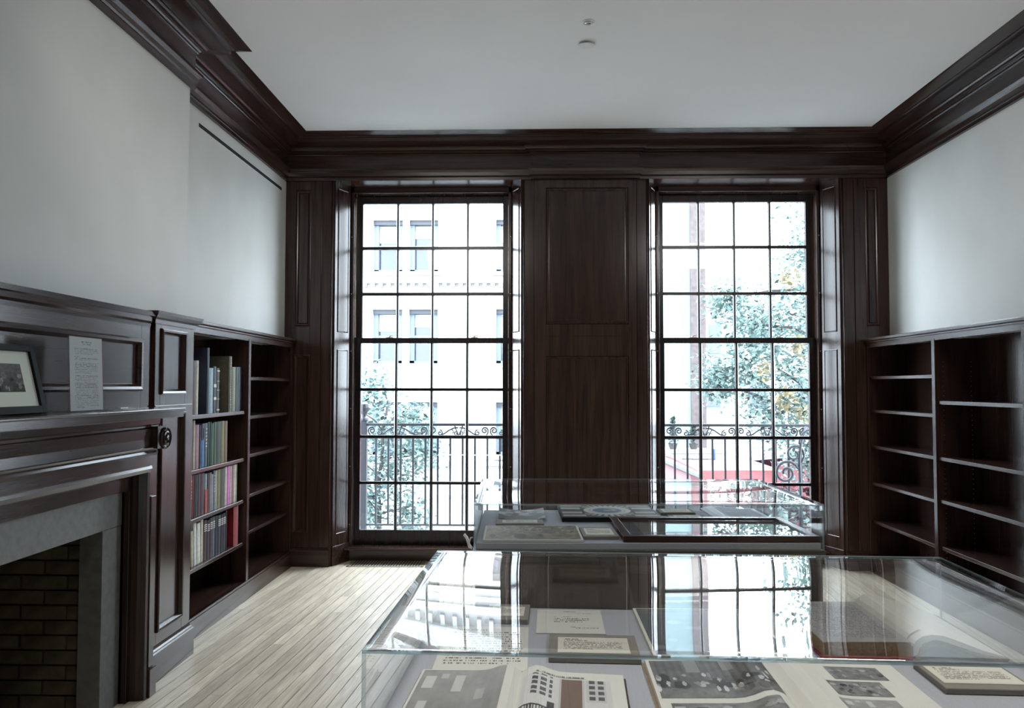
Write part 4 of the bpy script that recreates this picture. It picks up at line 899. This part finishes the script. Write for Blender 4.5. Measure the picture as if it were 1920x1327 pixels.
# corner building with a brick pier, right window
cb = tag(empty('building', (4.9, 26, GZ)), 'pale plain party wall with a red brown brick corner pier, seen through the right window', 'building')
MB().box(4.0, 5.02, 26.0, 27.1, GZ, 19).build('plaster_wall', plain('pale_stucco', (.105, .14, .145), .9, noise=.03, scale=2), cb)
MB().box(5.02, 5.50, 25.92, 27.1, GZ, 19.2).build('brick_pier', BCOURSE, cb)
MB().box(3.95, 5.55, 25.85, 27.1, 18.9, 19.3).build('coping', FSTONE, cb)
fb = tag(empty('building', (9, 46, GZ)), 'distant white building low behind the tree, seen through the right window', 'building')
w = MB().box(8.5, 26, 46, 52, GZ, 6.0).build('wall', FSTONE, fb)
MB().box(8.4, 26.1, 45.8, 52, 6.0, 6.4).build('parapet', FSTONE, fb)
for k in range(6):
    for z in (.2, 3.2): f = MB().box(9.6+k*2.6, 10.6+k*2.6, 45.9, 46.02, z, z+1.8).build('window', WFRAME, fb); box('pane', FPANE, f, 9.7+k*2.6, 10.5+k*2.6, 45.86, 45.9, z+.1, z+1.7)
MB().box(9.3, 9.8, 45.6, 46, 4.0, 6.8).build('chimney', FBRICK, fb)

# trees ------------------------------------------------------------------
def leafmat(name, c1, c2):
    m, nt, b = newmat(name); g = N(nt, 'ShaderNodeNewGeometry'); cr = N(nt, 'ShaderNodeValToRGB')
    cr.color_ramp.elements[0].color = (*c1, 1); cr.color_ramp.elements[1].color = (*c2, 1); L(nt, g.outputs['Random Per Island'], cr.inputs['Fac']); L(nt, cr.outputs['Color'], b.inputs['Base Color'])
    b.inputs['Roughness'].default_value = .5
    tr = N(nt, 'ShaderNodeBsdfTranslucent'); L(nt, cr.outputs['Color'], tr.inputs[0]); mx = N(nt, 'ShaderNodeMixShader'); mx.inputs[0].default_value = .35
    out = nt.nodes['Material Output']; L(nt, b.outputs[0], mx.inputs[1]); L(nt, tr.outputs[0], mx.inputs[2]); L(nt, mx.outputs[0], out.inputs[0]); return m
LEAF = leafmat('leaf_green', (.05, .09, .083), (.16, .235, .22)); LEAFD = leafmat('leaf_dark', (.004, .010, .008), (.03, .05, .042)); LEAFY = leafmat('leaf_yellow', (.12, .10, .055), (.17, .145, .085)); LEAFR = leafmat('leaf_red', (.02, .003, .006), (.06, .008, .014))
BARK = plain('bark', (.03, .026, .025), .9, noise=.4, scale=20)
def leaves(t, name, mat, centres, n, spread, size, seed, kind='stuff'):
    rnd = random.Random(seed); vs = []; fs = []
    for _ in range(n):
        c, r = rnd.choice(centres)
        while True:
            d = Vector((rnd.gauss(0, .62), rnd.gauss(0, .62), rnd.gauss(0, .62)))
            if d.length < 1.7: break
        p = Vector(c)+d*r*spread; s = size*rnd.uniform(.6, 1.3)
        a = Vector((rnd.uniform(-1, 1), rnd.uniform(-1, 1), rnd.uniform(-.8, .4))).normalized(); b = a.cross(Vector((rnd.uniform(-1, 1), rnd.uniform(-1, 1), 1))).normalized(); u = a.cross(b)
        o = len(vs); vs += [tuple(p), tuple(p+a*s*.5+b*s*.28+u*s*.06), tuple(p+a*s), tuple(p+a*s*.5-b*s*.28+u*s*.06)]; fs += [(o, o+1, o+2), (o, o+2, o+3)]
    me = bpy.data.meshes.new(name); me.from_pydata(vs, [], fs); me.materials.append(mat); return obj(name, me, t, kind=kind)
def tree(base, h, crown, label, seed, nleaf, size, lean=0, yellow=None, trunk_r=.12):
    rnd = random.Random(seed); t = tag(empty('tree', base), label, 'tree', None)
    B = Vector(base); tops = []
    pts = [B+Vector((lean*k/5+rnd.uniform(-.08, .08)*(k > 0), rnd.uniform(-.08, .08)*(k > 0), h*k/5)) for k in range(6)]
    MB().tube(pts, trunk_r, 9, trunk_r*.45).build('trunk', BARK, t, smooth=True)
    for (cx, cy, cz, r) in crown:
        e = Vector((cx, cy, cz)); k = min(range(6), key=lambda i: abs(pts[i].z-(cz-r))); s = pts[max(1, min(5, k))]
        mid = s.lerp(e, .5)+Vector((rnd.uniform(-.2, .2), rnd.uniform(-.2, .2), rnd.uniform(-.1, .25)))
        MB().tube([s, mid, e], trunk_r*.35, 6, .015).build('branch', BARK, t, smooth=True)
    cs = [((c[0], c[1], c[2]), c[3]) for c in crown]
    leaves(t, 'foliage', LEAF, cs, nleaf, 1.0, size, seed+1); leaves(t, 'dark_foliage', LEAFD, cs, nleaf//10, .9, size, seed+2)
    if yellow: leaves(t, 'yellow_foliage', LEAFY, yellow, 300, 1.0, size*1.2, seed+3)
    return t
rt = random.Random(11)
def px(x, y, Y): # used once to place crown clumps from bearings taken on the photograph
    dx = (x-960)/1510.23; dy = (663.5-y)/1510.23; d = _F+_Rt*dx+_Up*dy; s = Y/d.y; return (d.x*s, Y, 1.45+d.z*s)
crownR = [(4.75, 13.2, 4.6, .55), (5.0, 13.6, 3.7, .8), (4.4, 13, 3.6, .45), (5.2, 13.2, 2.9, .8), (4.2, 13.4, 2.65, .55), (3.55, 13.1, 2.45, .38), (3.2, 13.5, 2.9, .30), (4.7, 13.0, 2.1, .7), (4.0, 13.4, 1.75, .62), (3.35, 13.2, 1.8, .45), (5.3, 13.4, 1.6, .8), (4.5, 13.2, 1.0, .6), (3.9, 13.3, .95, .45), (5.1, 13.1, .5, .5), (5.4, 13.3, 4.9, .6), (4.6, 13.5, .2, .4), (5.6, 13.5, 2.4, .7), (5.2, 13.4, 5.7, .5), (3.0, 13.3, 1.55, .3)]
tree((4.95, 13.6, GZ+.12), 5.6, crownR, 'leafy street tree with pale green and some yellow leaves outside the right window', 21, 13500, .098, .1, [((3.95, 12.6, 3.15), .13), ((4.05, 12.6, 2.1), .15), ((3.6, 12.6, 1.72), .14), ((4.1, 12.6, 1.0), .24), ((3.85, 12.6, 1.25), .15)], .10)
crownL = [(-3.2, 15.3, .9, .55), (-2.75, 15.5, .45, .55), (-3.3, 15.1, .1, .5), (-2.6, 15.4, -.25, .45), (-3.1, 15.3, -.6, .45), (-3.1, 15.4, 1.45, .35), (-2.3, 15.6, .8, .35), (-2.35, 15.3, -1.0, .35), (-3.3, 15.2, -1.0, .4), (-2.15, 15.5, .2, .35)]
tree((-2.95, 15.3, GZ), 2.6, crownL, 'slender pale green street tree seen low through the left window', 31, 4200, .115, .15, None, .05)
# street furniture and vehicles seen below the tree
RED = plain('red_paint', (.17, .030, .034), .35); PINK = plain('faded_red_paint', (.19, .085, .09), .4); CARW = plain('white_car_paint', (.26, .27, .275), .25); DGL = plain('dark_car_glass', (.012, .005, .008), .1); TYRE = plain('tyre_rubber', (.02, .02, .02), .8); STEEL = plain('steel', (.16, .165, .17), .4, .3)
def wheel(t, x, y, r=.34):
    w = MB().lathe([(r*.7, -.1), (r, -.08), (r, .08), (r*.7, .1)], (x, y, GZ+r), 20, 'Y').build('wheel', TYRE, t, smooth=False); MB().lathe([(r*.55, -.105), (r*.2, -.115)], (x, y, GZ+r), 14, 'Y').build('hub', STEEL, w)
t = tag(empty('truck', (3.2, 14.9, GZ)), 'red flatbed truck with a sloping boom parked in the street', 'truck')
MB().box(1.9, 4.35, 14.3, 16.2, -.62, -.02).build('bed_side', RED, t, .02); MB().box(1.9, 4.35, 14.35, 16.1, -.95, -.6).build('chassis', TYRE, t)
MB().prism([(1.6, -.62), (1.6, .52), (1.9, .45), (2.75, -.02), (2.75, -.62)], 14.28, 14.5, lambda x, z, y: (x, y, z)).build('side_wing', PINK, t, .01)
MB().tube([(1.6, 14.22, .46), (2.9, 14.22, -.10)], .07, 8).build('boom_pipe', STEEL, t); MB().tube([(1.6, 14.2, .62), (2.85, 14.2, -.02)], .045, 8).build('boom_rail', PINK, t)
MB().prism([(.1, -.62), (.1, .3), (.5, .95), (1.5, .95), (1.5, -.62)], 14.3, 16.2, lambda x, z, y: (x, y, z)).build('cab', RED, t, .03)
for x in (.9, 2.2, 3.9): wheel(t, x, 14.45, .45); wheel(t, x, 16.05, .45)
t = tag(empty('car', (4.75, 17.6, GZ)), 'white parked car with dark windows beyond the red truck', 'car')
MB().prism([(3.2, GZ+.35), (3.2, GZ+.85), (3.55, GZ+.98), (6.9, GZ+.95), (7.1, GZ+.8), (7.1, GZ+.35)], 16.8, 18.5, lambda x, z, y: (x, y, z)).build('body', CARW, t, .03)
MB().prism([(3.75, GZ+.97), (4.35, GZ+1.46), (4.9, GZ+1.56), (5.6, GZ+1.5), (6.4, GZ+.97)], 16.95, 18.35, lambda x, z, y: (x, y, z)).build('cabin', CARW, t, .03)
MB().prism([(4.1, GZ+1.02), (4.5, GZ+1.40), (5.15, GZ+1.46), (5.15, GZ+1.02)], 16.935, 16.95, lambda x, z, y: (x, y, z)).build('side_window', DGL, t); MB().prism([(5.25, GZ+1.02), (5.25, GZ+1.45), (5.6, GZ+1.40), (6.1, GZ+1.02)], 16.935, 16.95, lambda x, z, y: (x, y, z)).build('side_window', DGL, t)
wheel(t, 4.0, 16.9); wheel(t, 6.2, 16.9); wheel(t, 4.0, 18.4); wheel(t, 6.2, 18.4)
t = tag(empty('planter_ledge', (4.2, 20.5, GZ)), 'white ledge on square posts in front of the pale party wall', 'ledge')
LED = FSTONE; MB().box(3.2, 5.3, 20.3, 20.9, -.35, -.22).box(3.15, 5.35, 20.25, 20.95, -.22, -.14).build('ledge_top', LED, t)
for x in (3.3, 3.85, 4.45, 5.05): MB().box(x-.10, x+.10, 20.4, 20.7, GZ, -.35).build('post', LED, t)
for x, h, lb in ((3.50, .62, 'taller dark conical evergreen in a brown pot on the white ledge'), (4.02, .40, 'shorter dark conical evergreen in a brown pot on the white ledge')):
    t = tag(empty('potted_conifer', (x, 20.5, -.14)), lb, 'potted plant'); MB().lathe([(.08, -.14), (.12, .0), (.13, .01), (.12, .012)], (x, 20.5, 0), 14).build('pot', BARK, t)
    leaves(t, 'foliage', LEAFD, [((x, 20.5, .13+h*k/6), .09*(1-k/7)) for k in range(6)], 420, 1.0, .07, int(x*10))
t = tag(MB().tube([(3.63, 16.5, GZ), (3.63, 16.5, .18)], .045, 10).build('pole', plain('blue_paint', (.005, .05, .18), .4)), 'bright blue upright pole behind the red truck', 'pole')
t = tag(empty('hoarding', (5.2, 16.2, GZ)), 'dark red painted site hoarding right of the tree', 'hoarding')
box('board', plain('dark_red_board', (.10, .010, .013), .5), t, 4.72, 7.4, 16.15, 16.25, GZ+.1, -.05)
for x in (4.8, 6.0, 7.3): box('post', BARK, t, x-.04, x+.04, 16.25, 16.35, GZ, 0)
t = tag(empty('red_leaf_shrub', (3.75, 11.6, GZ+.12)), 'small dark red leaved shrub at the kerb below the tree', 'shrub')
MB().tube([(3.75, 11.6, GZ+.12), (3.77, 11.6, -.25)], .02, 6, .008).build('stem', BARK, t); leaves(t, 'foliage', LEAFR, [((3.62, 11.6, -.1), .22), ((3.85, 11.6, -.3), .25), ((3.98, 11.6, -.02), .16)], 420, .8, .10, 5); leaves(t, 'pale_foliage', LEAF, [((3.66, 11.6, -.25), .3), ((4.0, 11.6, -.4), .3)], 420, .8, .10, 6)
